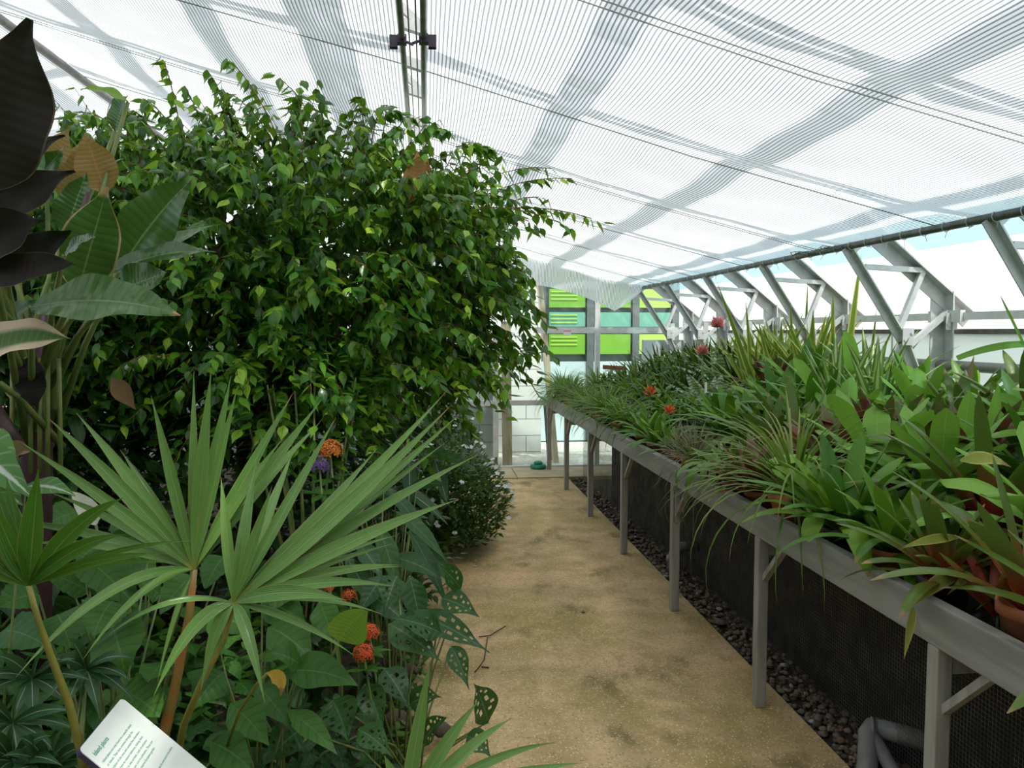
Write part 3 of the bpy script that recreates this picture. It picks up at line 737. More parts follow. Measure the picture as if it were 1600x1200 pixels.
# rows by kind: (Y, kind, scale)
ROWS = {
 0: [(1.15, 'green', 1), (1.50, 'redc', 1), (1.82, 'redc', 1.05), (2.14, 'olive', .9), (2.42, 'green', .95), (2.68, 'greenb', .95), (2.86, 'broad', .75), (3.1, 'grass', 1.25), (3.44, 'bronze', .9), (3.70, 'olive', .8), (3.98, 'flat', 1.05), (4.28, 'grey', .95), (4.52, 'grey', .8), (4.80, 'redfl', .8), (5.08, 'green', .75), (5.36, 'redfl', .95), (5.66, 'small', 1), (5.95, 'grassd', 1), (6.22, 'small', .9), (6.5, 'grassd', 1.1), (6.8, 'grey', .8), (7.08, 'grassd', 1), (7.38, 'grass', .7), (7.66, 'grassd', 1), (7.95, 'grey', .9), (8.22, 'grassd', 1.1), (8.5, 'grass', .9), (8.72, 'grass', 1.0), (8.93, 'grassd', 1.15)],
 1: [(1.35, 'greenb', 1), (1.75, 'green', 1), (2.1, 'broad', 1.05), (2.48, 'redc', 1), (2.82, 'broad', 1.05), (3.15, 'broad', 1.1), (3.5, 'bronze', 1.05), (3.86, 'redc', 1.0), (4.15, 'olive', 1), (4.5, 'greenb', .9), (4.82, 'green', .95), (5.15, 'green', .9), (5.48, 'small', 1.1), (5.8, 'green', .8), (6.15, 'small', 1.1), (6.5, 'dark', .9), (6.85, 'small', 1.1), (7.2, 'grassd', 1.2), (7.55, 'dark', .9), (7.9, 'small', 1.2), (8.25, 'dark', .8), (8.6, 'grassd', 1.1)],
 2: [(1.7, 'broad', 1), (2.15, 'green', 1), (2.55, 'greenb', 1), (2.95, 'bronze', 1.05), (3.3, 'olive', 1.05), (3.65, 'bronze', 1), (4.0, 'broad', 1), (4.35, 'greenb', 1.05), (4.72, 'greenb', 1), (5.1, 'green', 1.05), (5.45, 'zebran', .9), (5.85, 'zebran', .95), (6.25, 'zebra', .9), (6.6, 'dark', 1), (7.0, 'small', 1.2), (7.4, 'dark', 1), (7.8, 'dark', .9), (8.2, 'grassd', 1.2), (8.6, 'dark', .9)],
 3: [(2.2, 'greenb', 1), (2.62, 'broad', 1.15), (3.05, 'green', 1), (3.45, 'olive', 1), (3.85, 'broad', .95), (4.25, 'white', .9), (4.65, 'white', 1), (5.05, 'greenb', 1.1), (5.5, 'bronze', 1.1), (5.9, 'yellow', .9), (6.3, 'dark', 1.05), (6.7, 'zebra', 1.05), (7.1, 'dark', 1.1), (7.5, 'dark', 1), (7.95, 'small', 1.2), (8.4, 'dark', 1)],
 4: [(2.4, 'green', 1), (2.85, 'olive', 1), (3.3, 'redc', 1), (3.75, 'green', .95), (4.2, 'greenb', 1.0), (4.65, 'white', 1.05), (5.1, 'yellow', 1.0), (5.5, 'yellow', 1.15), (5.95, 'yellow', 1.1), (6.4, 'yellow', 1), (6.85, 'dark', 1.2), (7.3, 'yellow', .9), (7.8, 'dark', 1.1), (8.3, 'dark', 1)],
}
for row, items in ROWS.items():
    a, c, z = TIERS[row]
    for (y, k_, s_) in items:
        o0, base_label = PROTO[k_]
        if k_ in used: o = copy_tree(o0)
        else: o = o0; used[k_] = 1
        x = (a + c) / 2 + R(-.03, .03) - (.05 if row == 4 else 0)
        if row == 0: x = 1.50 + R(-.01, .02)
        o.location = (x, y + R(-.02, .02), z); o.rotation_euler = (R(-.06, .06), R(-.06, .06), R(0, 6.28)); s2_ = s_ * R(.97, 1.08) * (1.14, 1.26, 1.24, 1.3, 1.14)[row]; o.scale = (s2_, s2_, s2_)
        i = min(range(1, 8), key=lambda q: abs(PY[q] - y)); d = y - PY[i]
        rel = 'level with' if abs(d) <= .2 else ('just past' if d > 0 else 'just before')
        lab = '%s, %s, %s the %s bench leg' % (base_label, ROWN[row], rel, VIS[i])
        if lab in seen: lab = '%s, %s, %s the %s bench leg, the farther one' % (base_label, ROWN[row], rel, VIS[i])
        if lab in seen: print('DUP', lab)
        seen[lab] = 1
        o['label'] = lab
# special accents on the bench
def accent(name, label, cat, b, mat, st_pts=None, stname='stalk', stmat=None, part='foliage'):
    r_ = empty(name, label, cat, (0, 0, 0))
    b.build(part, mat, r_)
    if st_pts:
        q = MB(); q.tube(st_pts, .004, 6); q.build(stname, stmat or M_stem, r_)
    return r_
# tall single swords seen against the glazing
b = MB()
for (u0, v0, u1, v1, Y, wd) in ((1320, 530, 1346, 395, 5.3, .05), (1298, 600, 1302, 455, 5.2, .055), (1350, 600, 1370, 480, 5.3, .035), (1240, 560, 1235, 470, 5.6, .04), (1205, 620, 1120, 440, 5.4, .05), (1180, 600, 1165, 468, 5.7, .045), (1255, 560, 1262, 440, 5.8, .035), (1345, 560, 1400, 505, 5.2, .03), (1220, 590, 1185, 505, 5.4, .05)):
    b.leaf_to(at(u0, v0 + 60, Y), at(u1, v1, Y), wd, (0, 0, .02), (-.3, -1, .1), P_SWORD, 9, .3)
accent('tall_bromeliad', 'tallest yellow-edged sword leaves rising in front of the lattice trusses', 'plant', b, LM['yellow'], [at(1290, 640, 5.3) + Vector((0, 0, -.3)), at(1290, 640, 5.3)])
b = MB()
for (u0, v0, u1, v1, Y, wd) in ((1345, 620, 1320, 518, 4.6, .10), (1330, 620, 1425, 555, 4.6, .09), (1300, 640, 1240, 560, 4.5, .08), (1360, 640, 1420, 572, 4.5, .07)):
    b.leaf_to(at(u0, v0 + 20, Y), at(u1, v1, Y), wd, (0, 0, .05), (-.3, -1, .5), P_PADDLE, 9, .2, 2)
accent('leafy_orchid', 'smooth rounded green leaves standing behind the white-striped bromeliads', 'plant', b, LM['broad'], [at(1330, 660, 4.6) + Vector((0, 0, -.3)), at(1335, 640, 4.6)])
b = MB()
for (u0, v0, u1, v1, wd) in ((1490, 640, 1522, 555, .05), (1480, 640, 1500, 590, .04), (1500, 650, 1500, 585, .03)):
    b.leaf_to(at(u0, v0, 3.6), at(u1, v1, 3.6), wd, (.02, 0, 0), (-.3, -1, .1), P_LANCE, 9, .5)
accent('dry_bromeliad', 'withered brown bromeliad leaf standing against the pale side wall', 'plant', b, LM['dry'], [at(1492, 700, 3.6), at(1490, 640, 3.6)])
b = MB()
for (u0, v0, u1, v1, Y, wd, sg) in ((1495, 560, 1640, 540, 3.0, .03, .05), (1610, 560, 1562, 460, 3.0, .012, .0), (1500, 740, 1515, 610, 2.9, .085, 0), (1540, 740, 1560, 600, 3.0, .05, 0), (1560, 620, 1620, 660, 2.8, .045, .04)):
    b.leaf_to(at(u0, v0, Y), at(u1, v1, Y), wd, (0, 0, sg), (-.3, -1, .3), P_STRAP, 9, .2, 2)
accent('leafy_bromeliad', 'large upright bright green leaves near the camera end of the bench back', 'plant', b, LM['broad'], [at(1520, 800, 2.9), at(1505, 730, 2.9)])
# hanging yellowing leaves over the front rail
b = MB()
for (u0, v0, u1, v1, u2, wd) in ((1530, 870, 1470, 890, 1408, .035), (1500, 900, 1440, 930, 1415, .03), (1560, 880, 1490, 900, 1450, .022), (1560, 900, 1505, 880, 1500, .02)):
    pass
for (u0, v0, u1, v1, wd, sg) in ((1520, 885, 1405, 965, .045, .05), (1430, 940, 1412, 1032, .025, .01), (1540, 890, 1480, 930, .03, .03), (1500, 840, 1405, 858, .028, .02), (1500, 720, 1580, 730, .04, .03), (1590, 880, 1560, 900, .03, .02)):
    b.leaf_to(at(u0, v0, 2.12), at(u1, v1, 2.02), wd, (0, 0, sg), (-.2, -1, .4), P_LANCE, 9, .25)
M_yel = leaf_mat('yellowing_leaf', [(.3, .34, .06), (.4, .4, .12)], edge=(.5, .45, .15), edgew=.2, tip=(.25, .15, .07), tipstart=.85)
accent('yellowing_bromeliad', 'yellowing strap leaves drooping over the rail by the nearest bench leg', 'plant', b, M_yel, [(1.5, 2.12, .78), at(1520, 885, 2.12)])
b = MB()
for a0 in range(9):
    b.leaf((1.56, 2.0, .82), 2.4 * a0, R(.7, 1.3), R(.2, .3), .045, .5, 0, P_STRAP, 8, .4)
M_redl = leaf_mat('bright_red_leaf', [(.35, .05, .03), (.45, .08, .04)], tip=(.14, .14, .04), tipstart=.7, rough=.35)
accent('red_bromeliad', 'red inner leaves of bromeliad at the nearest rail section', 'plant', b, M_redl, [(1.56, 2.0, .77), (1.56, 2.0, .84)])
# plant tag labels (blank)
for (u, v, Y, lab) in ((1127, 700, 4.05, 'white plastic plant tag beside the flat-stemmed cactus'), (1103, 602, 5.0, 'white plastic plant tag deeper among the green bromeliads')):
    p = at(u, v, Y); b = MB(); b.box(p.x - .008, p.x + .008, p.y, p.y + .002, p.z - .05, p.z + .02)
    tag(b.build('plant_tag', M_white, None, False), lab, 'tag', 'plant tags')
# bundle of sticks seen at (955,572)
b = MB()
for k in range(5): b.tube([at(942, 571 + k * 1.2, 7.4), at(976, 573 + k * 1.2, 7.3)], .006, 6)
tag(b.build('stick_bundle', M_twig), 'pale bundle of short sticks lying on leaves near the end glazing', 'sticks')
# long thin wire-like leaves near zebra
b = MB()
for (u0, v0, u1, v1) in ((1062, 650, 1000, 560), (1045, 640, 985, 590), (1010, 640, 960, 605)): b.leaf_to(at(u0, v0, 5.3), at(u1, v1, 5.3), .012, (0, 0, .03), (0, -1, .2), P_GRASS, 8, .4)
accent('thin_stalk_plant', 'thin pale green stalks arching left above the red flower', 'plant', b, LM['grass'], [at(1062, 690, 5.3), at(1062, 650, 5.3)])
# hanging pale roots by the third visible leg
b = MB()
for k in range(5):
    y = 3.9 + k * .16; b.tube([(1.40, y, .83), (1.36, y + .03, .72), (1.37, y + .06, .60 - R(0, .1)), (1.40, y + .1, .55 - R(0, .1))], .0022, 5)
tag(b.build('hanging_roots', M_wire), 'pale thin roots dangling over the rail by the third visible leg', 'roots', kind='stuff')

# =================================================================== WEEPING FIG
M_fig = leaf_mat('fig_leaf', [(.022, .085, .02), (.035, .12, .026), (.06, .19, .03), (.09, .27, .03), (.18, .40, .04), (.45, .66, .08)], midrib=(.12, .25, .05), midw=.05, rough=.28, trans=.3, spec=.45)
fig = empty('weeping_fig', 'large weeping fig tree arching over the bed with glossy pointed leaves', 'tree', (-.9, 4.3, 0))
FO = Vector((-.9, 4.3, 0))
C = [at(450, 385, 4.3), at(608, 455, 4.45), at(230, 385, 4.3), at(450, 545, 4.2), at(580, 560, 4.6)]
RAD = [(1.0, .85, .48), (.60, .75, .58), (.78, .75, .46), (.95, .75, .42), (.6, .6, .33)]
CNT = [780, 380, 440, 440, 110]
fb = MB(); tw = MB()
def twig(p, d, L, n, lw=1., hang=.9):
    p = Vector(p); d = Vector(d).normalized(); pts = [p.copy()]; side = 1
    for i in range(n):
        d = (d + Vector((R(-.12, .12), R(-.12, .12), -hang / n))).normalized()
        p = p + d * (L / n); pts.append(p.copy())
        az = math.atan2(d.y, d.x) + side * R(.3, 1.2); side = -side
        fb.leaf(p, az, R(-1.3, .0), R(.055, .088) * lw, R(.032, .048) * lw, R(.1, .9), R(-.7, .7), P_OVATE, 5, .22)
        if rnd.random() < .35: fb.leaf(p, az + PI * .7, R(-1.3, -.2), R(.06, .09) * lw, R(.034, .048) * lw, R(.1, .9), R(-.7, .7), P_OVATE, 5, .22)
    tw.tube([q - FO for q in (pts[0], pts[len(pts) // 2], pts[-1])], [.0035, .0025, .0012], 3, False)
for c, rr, cnt in zip(C, RAD, CNT):
    for i in range(cnt):
        z = R(-.85, 1); a = R(0, 2 * PI); q = (1 - z * z) ** .5
        uvec = Vector((q * math.cos(a), q * math.sin(a), z))
        k = R(.45, .97) ** .8
        p = c + Vector((uvec.x * rr[0], uvec.y * rr[1], uvec.z * rr[2])) * k
        if p.z > z_screen(p.x) - .15: continue
        dd = uvec + Vector((0, 0, .35))
        twig(p, dd, R(.22, .42), rnd.randint(7, 12))
# explicit arching sprays that leave the crown
SPR = [((430, 250), (345, 85), 4.0), ((380, 260), (300, 100), 4.1), ((330, 250), (262, 105), 4.0), ((500, 250), (430, 120), 4.1), ((560, 260), (548, 130), 4.2), ((600, 270), (640, 118), 4.3), ((470, 250), (470, 160), 4.1),
       ((680, 300), (760, 165), 4.4), ((700, 310), (780, 190), 4.5), ((700, 320), (900, 270), 4.4), ((720, 340), (935, 350), 4.3), ((740, 330), (850, 310), 4.5), ((720, 360), (850, 370), 4.5), ((740, 400), (830, 420), 4.4),
       ((740, 420), (850, 500), 4.3), ((740, 460), (855, 560), 4.3), ((720, 480), (838, 625), 4.2), ((700, 500), (800, 640), 4.2), ((680, 540), (760, 650), 4.3), ((640, 560), (700, 680), 4.2), ((740, 380), (845, 455), 4.4), ((760, 470), (820, 560), 4.4),
       ((200, 260), (130, 165), 4.1), ((150, 280), (85, 180), 4.2), ((250, 260), (200, 150), 4.2), ((100, 300), (55, 200), 4.2), ((640, 250), (700, 150), 4.4), ((560, 250), (600, 150), 4.3)]
for (a, c, Y) in SPR:
    for rep in range(2):
        A = at(*a, Y) + Vector((R(-.08, .08), R(-.15, .15), R(-.06, .06))); B = at(*c, Y - .1) + Vector((R(-.05, .05), R(-.1, .1), R(-.05, .05)))
        if rep: B = A.lerp(B, R(.65, .9)) + Vector((R(-.1, .1), 0, R(-.08, .05)))
        mid = (A + B) / 2 + Vector((0, 0, .12)); pts = []
        n = int((B - A).length / .035) + 2; side = 1
        for i in range(n + 1):
            t_ = i / n; p = A * (1 - t_) ** 2 + mid * 2 * t_ * (1 - t_) + B * t_ * t_
            p.z = min(p.z, z_screen(p.x) - .09)
            pts.append(p)
            az = math.atan2((B - A).y, (B - A).x) + side * R(.2, 1.2); side = -side
            fb.leaf(p, az, R(-1.2, .1), R(.06, .09), R(.032, .046), R(.2, .9), R(-.6, .6), P_OVATE, 5, .22)
            if rnd.random() < .3: fb.leaf(p, az + 2, R(-1.2, .1), R(.06, .09), R(.032, .046), R(.2, .9), R(-.6, .6), P_OVATE, 5, .22)
        tw.tube([q - FO for q in pts[::3]] if len(pts) > 6 else [q - FO for q in pts], .0028, 4, False)
for i, v_ in enumerate(fb.v): fb.v[i] = (v_[0] - FO.x, v_[1] - FO.y, v_[2] - FO.z)
fb.build('foliage', M_fig, fig)
tw.build('twigs', M_twig, fig)
b = MB()
b.tube([(0, 0, 0), (.02, .02, .6), (-.03, .0, 1.2), (.02, 0, 1.7)], [.06, .05, .045, .04], 10)
b.build('trunk', M_bark, fig)
b = MB()
for i in range(26):
    c = C[i % 5] - FO; st_ = Vector((R(-.05, .05), R(-.05, .05), R(.5, 1.5))); en = c + Vector((R(-.5, .5), R(-.4, .4), R(-.2, .3)))
    b.tube([st_, (st_ + en) / 2 + Vector((0, 0, .12)), en], [.018, .012, .006], 6)
b.build('branches', M_twig, fig)

b = MB(); b.leaf_to(at(640, 315, 4.0), at(652, 235, 4.0), .13, (.02, 0, 0), (.3, -1, .2), P_LANCE, 12, .3, 2, .05); b.leaf_to(at(650, 310, 4.05), at(668, 245, 4.05), .10, (.02, 0, 0), (-.2, -1, .2), P_LANCE, 12, .3, 2, .05)
accent('bronze_leaf', 'orange-brown dead leaf sticking up through the fig crown below the seam tubes', 'leaf', b, leaf_mat('orange_brown_leaf', [(.48, .22, .08), (.55, .28, .11)], veins=(12, (.3, .12, .05), .5, .6), rough=.6, trans=.3), [at(645, 420, 4.1), at(645, 315, 4.0)], stmat=M_twig)
# dark evergreen masses behind the fig and the banana (deep in the bed)
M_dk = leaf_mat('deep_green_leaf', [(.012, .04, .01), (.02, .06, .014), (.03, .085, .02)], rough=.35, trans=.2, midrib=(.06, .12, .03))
def leafy_bush(name, label, center, rad, n, L, W, mat, prof=P_OVATE, cat='shrub', group=None, stems=10, el=(-.9, .6), hollow=.55, zcut=None, nseg=5, stemmat=None, fold=.2, ser=0.):
    base = Vector((center[0], center[1], .06)); r_ = empty(name, label, cat, base, group)
    b = MB(); c = Vector(center) - base
    for i in range(n):
        z = R(-1, 1); a = R(0, 2 * PI); q = (1 - z * z) ** .5; k = R(hollow, 1)
        p = c + Vector((q * math.cos(a) * rad[0], q * math.sin(a) * rad[1], z * rad[2])) * k
        if p.z < .02: p.z = R(.02, .08)
        b.leaf(p, a + R(-.9, .9), R(*el), L * R(.7, 1.2), W * R(.75, 1.15), R(.2, 1.1), R(-.5, .5), prof, nseg, fold, 1, 1.2, 0, 0, ser)
    b.build('foliage', mat, r_)
    b = MB()
    for i in range(stems):
        a = R(0, 2 * PI); k = R(.2, .7)
        e = c + Vector((math.cos(a) * rad[0] * k, math.sin(a) * rad[1] * k, R(-.2, .6) * rad[2]))
        b.tube([(R(-.04, .04), R(-.04, .04), 0), e * .5 + Vector((0, 0, .05)), e], [.012, .008, .004], 5)
    b.build('stems', stemmat or M_stem, r_)
    return r_
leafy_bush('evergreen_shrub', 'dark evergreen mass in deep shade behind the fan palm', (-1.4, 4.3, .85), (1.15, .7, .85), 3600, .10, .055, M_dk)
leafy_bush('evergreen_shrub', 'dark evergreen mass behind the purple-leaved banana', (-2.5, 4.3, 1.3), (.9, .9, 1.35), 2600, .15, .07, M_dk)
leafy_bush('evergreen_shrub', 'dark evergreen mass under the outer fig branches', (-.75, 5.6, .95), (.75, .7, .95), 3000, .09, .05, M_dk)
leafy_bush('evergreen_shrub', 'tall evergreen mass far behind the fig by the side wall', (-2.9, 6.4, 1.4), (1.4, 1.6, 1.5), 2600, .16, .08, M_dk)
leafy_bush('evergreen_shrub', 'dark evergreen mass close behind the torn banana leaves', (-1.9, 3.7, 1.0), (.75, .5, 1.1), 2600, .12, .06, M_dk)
leafy_bush('evergreen_shrub', 'bright-leaved evergreen low below the hanging fig twigs', at(480, 620, 3.6), (.42, .35, .35), 520, .075, .042, M_fig)

# =================================================================== BANANA WITH DARK LEAVES
ban = empty('purple_banana', 'big-leaved banana plant with dark purple undersides and torn brown edges', 'plant', at(20, 560, 2.7) * 1.0)
bo = Vector(ban.location); bo.z = .08; ban.location = bo
M_bdark = leaf_mat('dark_purple_leaf', [(.010, .006, .006), (.014, .008, .008)], rough=.6, trans=.03, edge=(.09, .07, .04), edgew=.035, veins=(16, (.017, .011, .011), .5, .4), spec=.15)
M_bgreen = leaf_mat('big_green_leaf', [(.035, .10, .028), (.05, .13, .035), (.07, .17, .04)], midrib=(.16, .26, .1), midw=.035, veins=(15, (.02, .06, .02), .55, .5), rough=.22, trans=.14, tip=(.42, .28, .14), tipstart=.97, spec=.6)
M_bbrown = leaf_mat('green_leaf_with_brown_edge', [(.05, .13, .035), (.07, .16, .05)], midrib=(.16, .26, .1), midw=.03, edge=(.5, .38, .22), edgew=.07, veins=(14, (.02, .06, .02), .5, .5), rough=.3, trans=.15, tip=(.5, .36, .2), tipstart=.86)
M_bbronze = leaf_mat('bronze_leaf', [(.34, .15, .085), (.42, .25, .09)], midrib=(.45, .2, .12), veins=(14, (.16, .08, .03), .6, .6), rough=.4, trans=.3)
M_bdry = leaf_mat('half_dry_leaf', [(.06, .14, .04), (.08, .16, .05)], edge=(.6, .47, .33), edgew=.5, veins=(16, (.3, .2, .1), .3, .5), rough=.6, trans=.15)
M_light = leaf_mat('young_light_leaf', [(.2, .36, .06), (.28, .45, .1)], midrib=(.3, .45, .12), veins=(12, (.14, .28, .05), .5, .6), rough=.4, trans=.35)
BL = [  # a, b (pixels), width px, depth, material, sag(z), hint
 ((-35, 300), (48, 30), 150, 1.9, M_bdark, .0, (.1, -1, .1)),
 ((-30, 300), (102, 212), 46, 2.1, M_bdark, .03, (0, -1, .3)),
 ((-30, 360), (118, 268), 62, 2.1, M_bdark, .03, (0, -1, .3)),
 ((-60, 400), (66, 345), 78, 2.0, M_bdark, .02, (0, -1, .2)),
 ((10, 430), (110, 360), 60, 2.2, M_bdark, .0, (0, -1, .2)),
 ((-40, 440), (122, 412), 50, 2.0, M_bdark, .02, (0, -1, .4)),
 ((122, 455), (168, 292), 80, 2.3, M_bbrown, .0, (.35, -1, .35)),
 ((188, 420), (300, 280), 82, 2.4, M_bgreen, .03, (.3, -1, .5)),
 ((165, 430), (338, 395), 46, 2.35, M_bgreen, .05, (0, -.7, .8)),
 ((185, 425), (345, 350), 30, 2.5, M_bgreen, .03, (0, -.7, .8)),
 ((180, 455), (262, 425), 62, 2.3, M_bgreen, .0, (.2, -1, .5)),
 ((48, 480), (282, 492), 84, 2.1, M_bgreen, .05, (0, -.8, .7)),
 ((-60, 560), (112, 530), 66, 2.1, M_bdry, .05, (0, -.8, .6)),
 ((-10, 345), (75, 185), 80, 2.6, M_bgreen, .0, (0, -1, .4)),
 ((20, 330), (100, 230), 60, 2.65, M_bgreen, .0, (0, -1, .4)),
 ((165, 300), (132, 208), 56, 2.7, M_bbronze, .0, (.1, -1, .3)),
 ((72, 275), (110, 198), 40, 2.7, M_bbronze, .0, (.1, -1, .3)),
 ((105, 320), (130, 215), 56, 2.75, M_bbronze, .0, (-.2, -1, .4)),
 ((100, 370), (135, 270), 54, 2.6, M_bgreen, .0, (0, -1, .4)),
 ((200, 160), (126, 140), 26, 2.7, M_light, .03, (0, -.6, .8)),
 ((180, 205), (200, 150), 40, 2.8, M_bgreen, .03, (0, -.8, .6)),
 ((120, 470), (96, 400), 50, 2.6, M_bgreen, .0, (0, -1, .2)),
 ((100, 400), (150, 370), 26, 2.2, M_bgreen, .02, (0, -.8, .6)),
 ((-20, 520), (60, 470), 50, 2.5, M_dk, .0, (0, -.8, .6)),
 ((40, 560), (60, 640), 46, 2.4, M_bdark, .0, (0, -1, .2)),
]
hub = at(60, 620, 2.6) - bo
for i, (a, c, wpx, Y, mt, sg, hint) in enumerate(BL):
    A = at(*a, Y) - bo; B = at(*c, Y - .05) - bo; W = wpx / FPX * Y * 1.02
    b = MB(); b.leaf_to(A, B, W, (0, 0, sg), hint, P_BANANA, 22, .2, 3, .06)
    lf = b.build('leaf', mt, ban)
    h = hub + Vector((R(-.06, .06), R(-.06, .06), R(-.2, .1)))
    b = MB(); b.tube([h, (h + A) / 2 + Vector((0, 0, .03)), A], [.012, .009, .006], 7); b.build('petiole', M_stem, lf)
M_pst = simple('purple_stem', (.07, .025, .035), (.04, .02, .02), 12, .45)
b = MB(); b.tube([(0, 0, 0), hub * .5, hub, hub + Vector((.03, 0, .3))], [.06, .05, .04, .02], 12)
b.tube([at(-20, 640, 2.3) - bo, at(30, 710, 2.35) - bo], [.035, .028], 10)
b.tube([at(112, 440, 2.4) - bo, at(120, 370, 2.4) - bo, at(138, 300, 2.4) - bo], [.02, .016, .006], 8)
b.build('stem', M_pst, ban)
b = MB()
for (u, v) in ((20, 600), (48, 600), (62, 620), (75, 600), (92, 640)):
    b.tube([at(u, 560, 2.5) - bo, at(u + R(-4, 4), 740, 2.5) - bo], .007, 6)
b.build('dark_stalks', M_stem, ban)

# =================================================================== FAN PALMS
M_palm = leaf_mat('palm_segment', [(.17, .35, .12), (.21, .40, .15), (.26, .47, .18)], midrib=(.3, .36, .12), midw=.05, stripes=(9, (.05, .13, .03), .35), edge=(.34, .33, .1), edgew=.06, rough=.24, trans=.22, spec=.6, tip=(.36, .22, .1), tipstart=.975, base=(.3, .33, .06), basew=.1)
M_palm2 = leaf_mat('dark_green_palm_segment', [(.05, .16, .02), (.07, .20, .025)], midrib=(.2, .28, .06), midw=.04, stripes=(9, (.03, .09, .015), .3), edge=(.2, .22, .05), edgew=.05, rough=.35, trans=.3, tip=(.3, .17, .06), tipstart=.96)  # deeper green than the other fan leaves
def fan(name, label, hubp, Y, tips, W, mat, pet, petr, grp=None, hint=(0, -1, .5), petmat=None):
    H = at(*hubp, Y); base = Vector(pet[-1]); r_ = empty(name, label, 'palm leaf', base, grp)
    b = MB()
    for (u, v, dy, *o) in tips:
        T = at(u, v, Y + dy); L = (T - H).length
        sg = o[0] if o else .0; w = (o[1] if len(o) > 1 else 1.) * W
        b.leaf_to(H - base, T - base, w, Vector((0, 0, sg)), hint, P_SEG, 14, .5, 1)
    b.build('fan_blade', mat, r_)
    b = MB(); b.tube([H - base] + [Vector(p) - base for p in pet], petr, 8)
    b.build('petiole', petmat or M_petb, r_)
    return r_
M_petb = simple('yellow_green_petiole', (.30, .26, .05), (.2, .21, .04), 14, .45)
M_petr = simple('brown_red_petiole', (.26, .12, .03), (.2, .15, .04), 14, .45)
tipsA = [(34, 692, -.1, .02, .9), (75, 653, 0, .03, 1.05), (119, 645, .05, .03, 1.0), (188, 703, .1, .02, .8), (236, 618, .0, .02, .9), (303, 578, .05, .0, .75), (330, 577, -.02, .0, 1.1), (361, 587, .03, 0, 1.1), (372, 600, -.05, 0, .8), (459, 612, .05, .0, .95), (502, 625, .1, .0, 1.1), (442, 685, .0, .02, .8), (500, 660, .2, .02, .9),
         (25, 1058, -.35, .12, .8), (130, 1030, -.3, .08, .6), (30, 850, .1, .05, .6), (0, 815, .15, .05, .8), (100, 850, .2, .05, .6), (150, 790, .25, .03, .7), (415, 700, .2, .0, .9), (245, 1070, -.05, .05, .4), (190, 960, -.3, .05, .4), (80, 770, .2, .03, .7)]
fan('fan_palm_leaf', 'big fan palm leaf with upright segments on a reddish-brown stalk', (303, 890), 1.95, tipsA, .032, M_palm,
    [at(296, 960, 1.97), at(272, 1080, 2.02), at(248, 1180, 2.06), at(232, 1300, 2.1)], [.008, .010, .013, .016, .018], 'fan palm leaves at the front', petmat=M_petr)
tipsB = [(525, 652, .1, .0, .85), (697, 612, .15, -.03, .9), (704, 634, .1, -.03, 1.1), (720, 645, .2, -.02, .9), (695, 692, .2, .0, .8), (748, 710, .2, .03, .9), (714, 781, .1, .03, 1.1), (628, 765, .25, .0, 1.), (621, 836, .3, .03, .6), (612, 850, .25, .02, .6), (629, 885, .2, .04, .55), (627, 883, .1, .05, .5), (615, 916, .0, .05, .85), (541, 938, -.1, .04, 1.1), (598, 960, .0, .05, .5), (553, 1024, -.05, .04, .55), (414, 1099, -.12, .07, .85), (314, 1077, -.05, .07, .9), (240, 1088, -.08, .09, .95), (345, 745, .05, .02, .8), (400, 720, .1, 0, .9), (460, 700, .2, 0, .9), (160, 1000, -.1, .08, .4), (640, 730, .3, -.02, .8), (425, 760, .0, 0, .8), (590, 700, .25, -.02, .9)]
fan('fan_palm_leaf', 'fan palm leaf spreading over the path side with yellow hub', (365, 942), 1.8, tipsB, .032, M_palm,
    [at(350, 1000, 1.85), at(318, 1060, 1.9), at(288, 1130, 1.95), at(262, 1250, 2.0)], [.006, .007, .008, .009, .010], 'fan palm leaves at the front')
tipsC = [(60, 733, .0, 0, 1.5), (193, 778, -.05, .05, 1.2), (195, 835, -.1, .04, 1.0), (-20, 770, .0, 0, 1.3), (10, 745, .1, 0, 1.2), (-60, 830, 0, .02, 1.1), (250, 865, -.1, .03, .7), (300, 845, .0, .04, .4), (270, 880, .0, .04, .4), (-60, 900, 0, .04, 1), (-30, 700, .1, 0, 1)]
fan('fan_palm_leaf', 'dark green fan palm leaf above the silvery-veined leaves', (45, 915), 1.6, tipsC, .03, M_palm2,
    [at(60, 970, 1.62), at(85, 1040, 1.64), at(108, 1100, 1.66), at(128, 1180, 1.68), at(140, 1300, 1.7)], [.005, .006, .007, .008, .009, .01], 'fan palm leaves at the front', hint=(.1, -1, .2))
tipsD = [(672, 1030, .0, .0, .95), (748, 1095, .05, .03, 1.0), (800, 1122, .1, .04, .9), (910, 1192, .1, .04, .9), (600, 1180, .0, .03, .8), (870, 1160, .3, .06, .7), (700, 1250, -.1, 0, 1.)]
fan('fan_palm_leaf', 'young fan palm leaf poking up at the path edge in front', (630, 1275), 1.55, tipsD, .031, M_palm,
    [at(620, 1330, 1.6), at(600, 1400, 1.62), at(590, 1500, 1.64)], [.006, .006, .007, .008], 'fan palm leaves at the front')

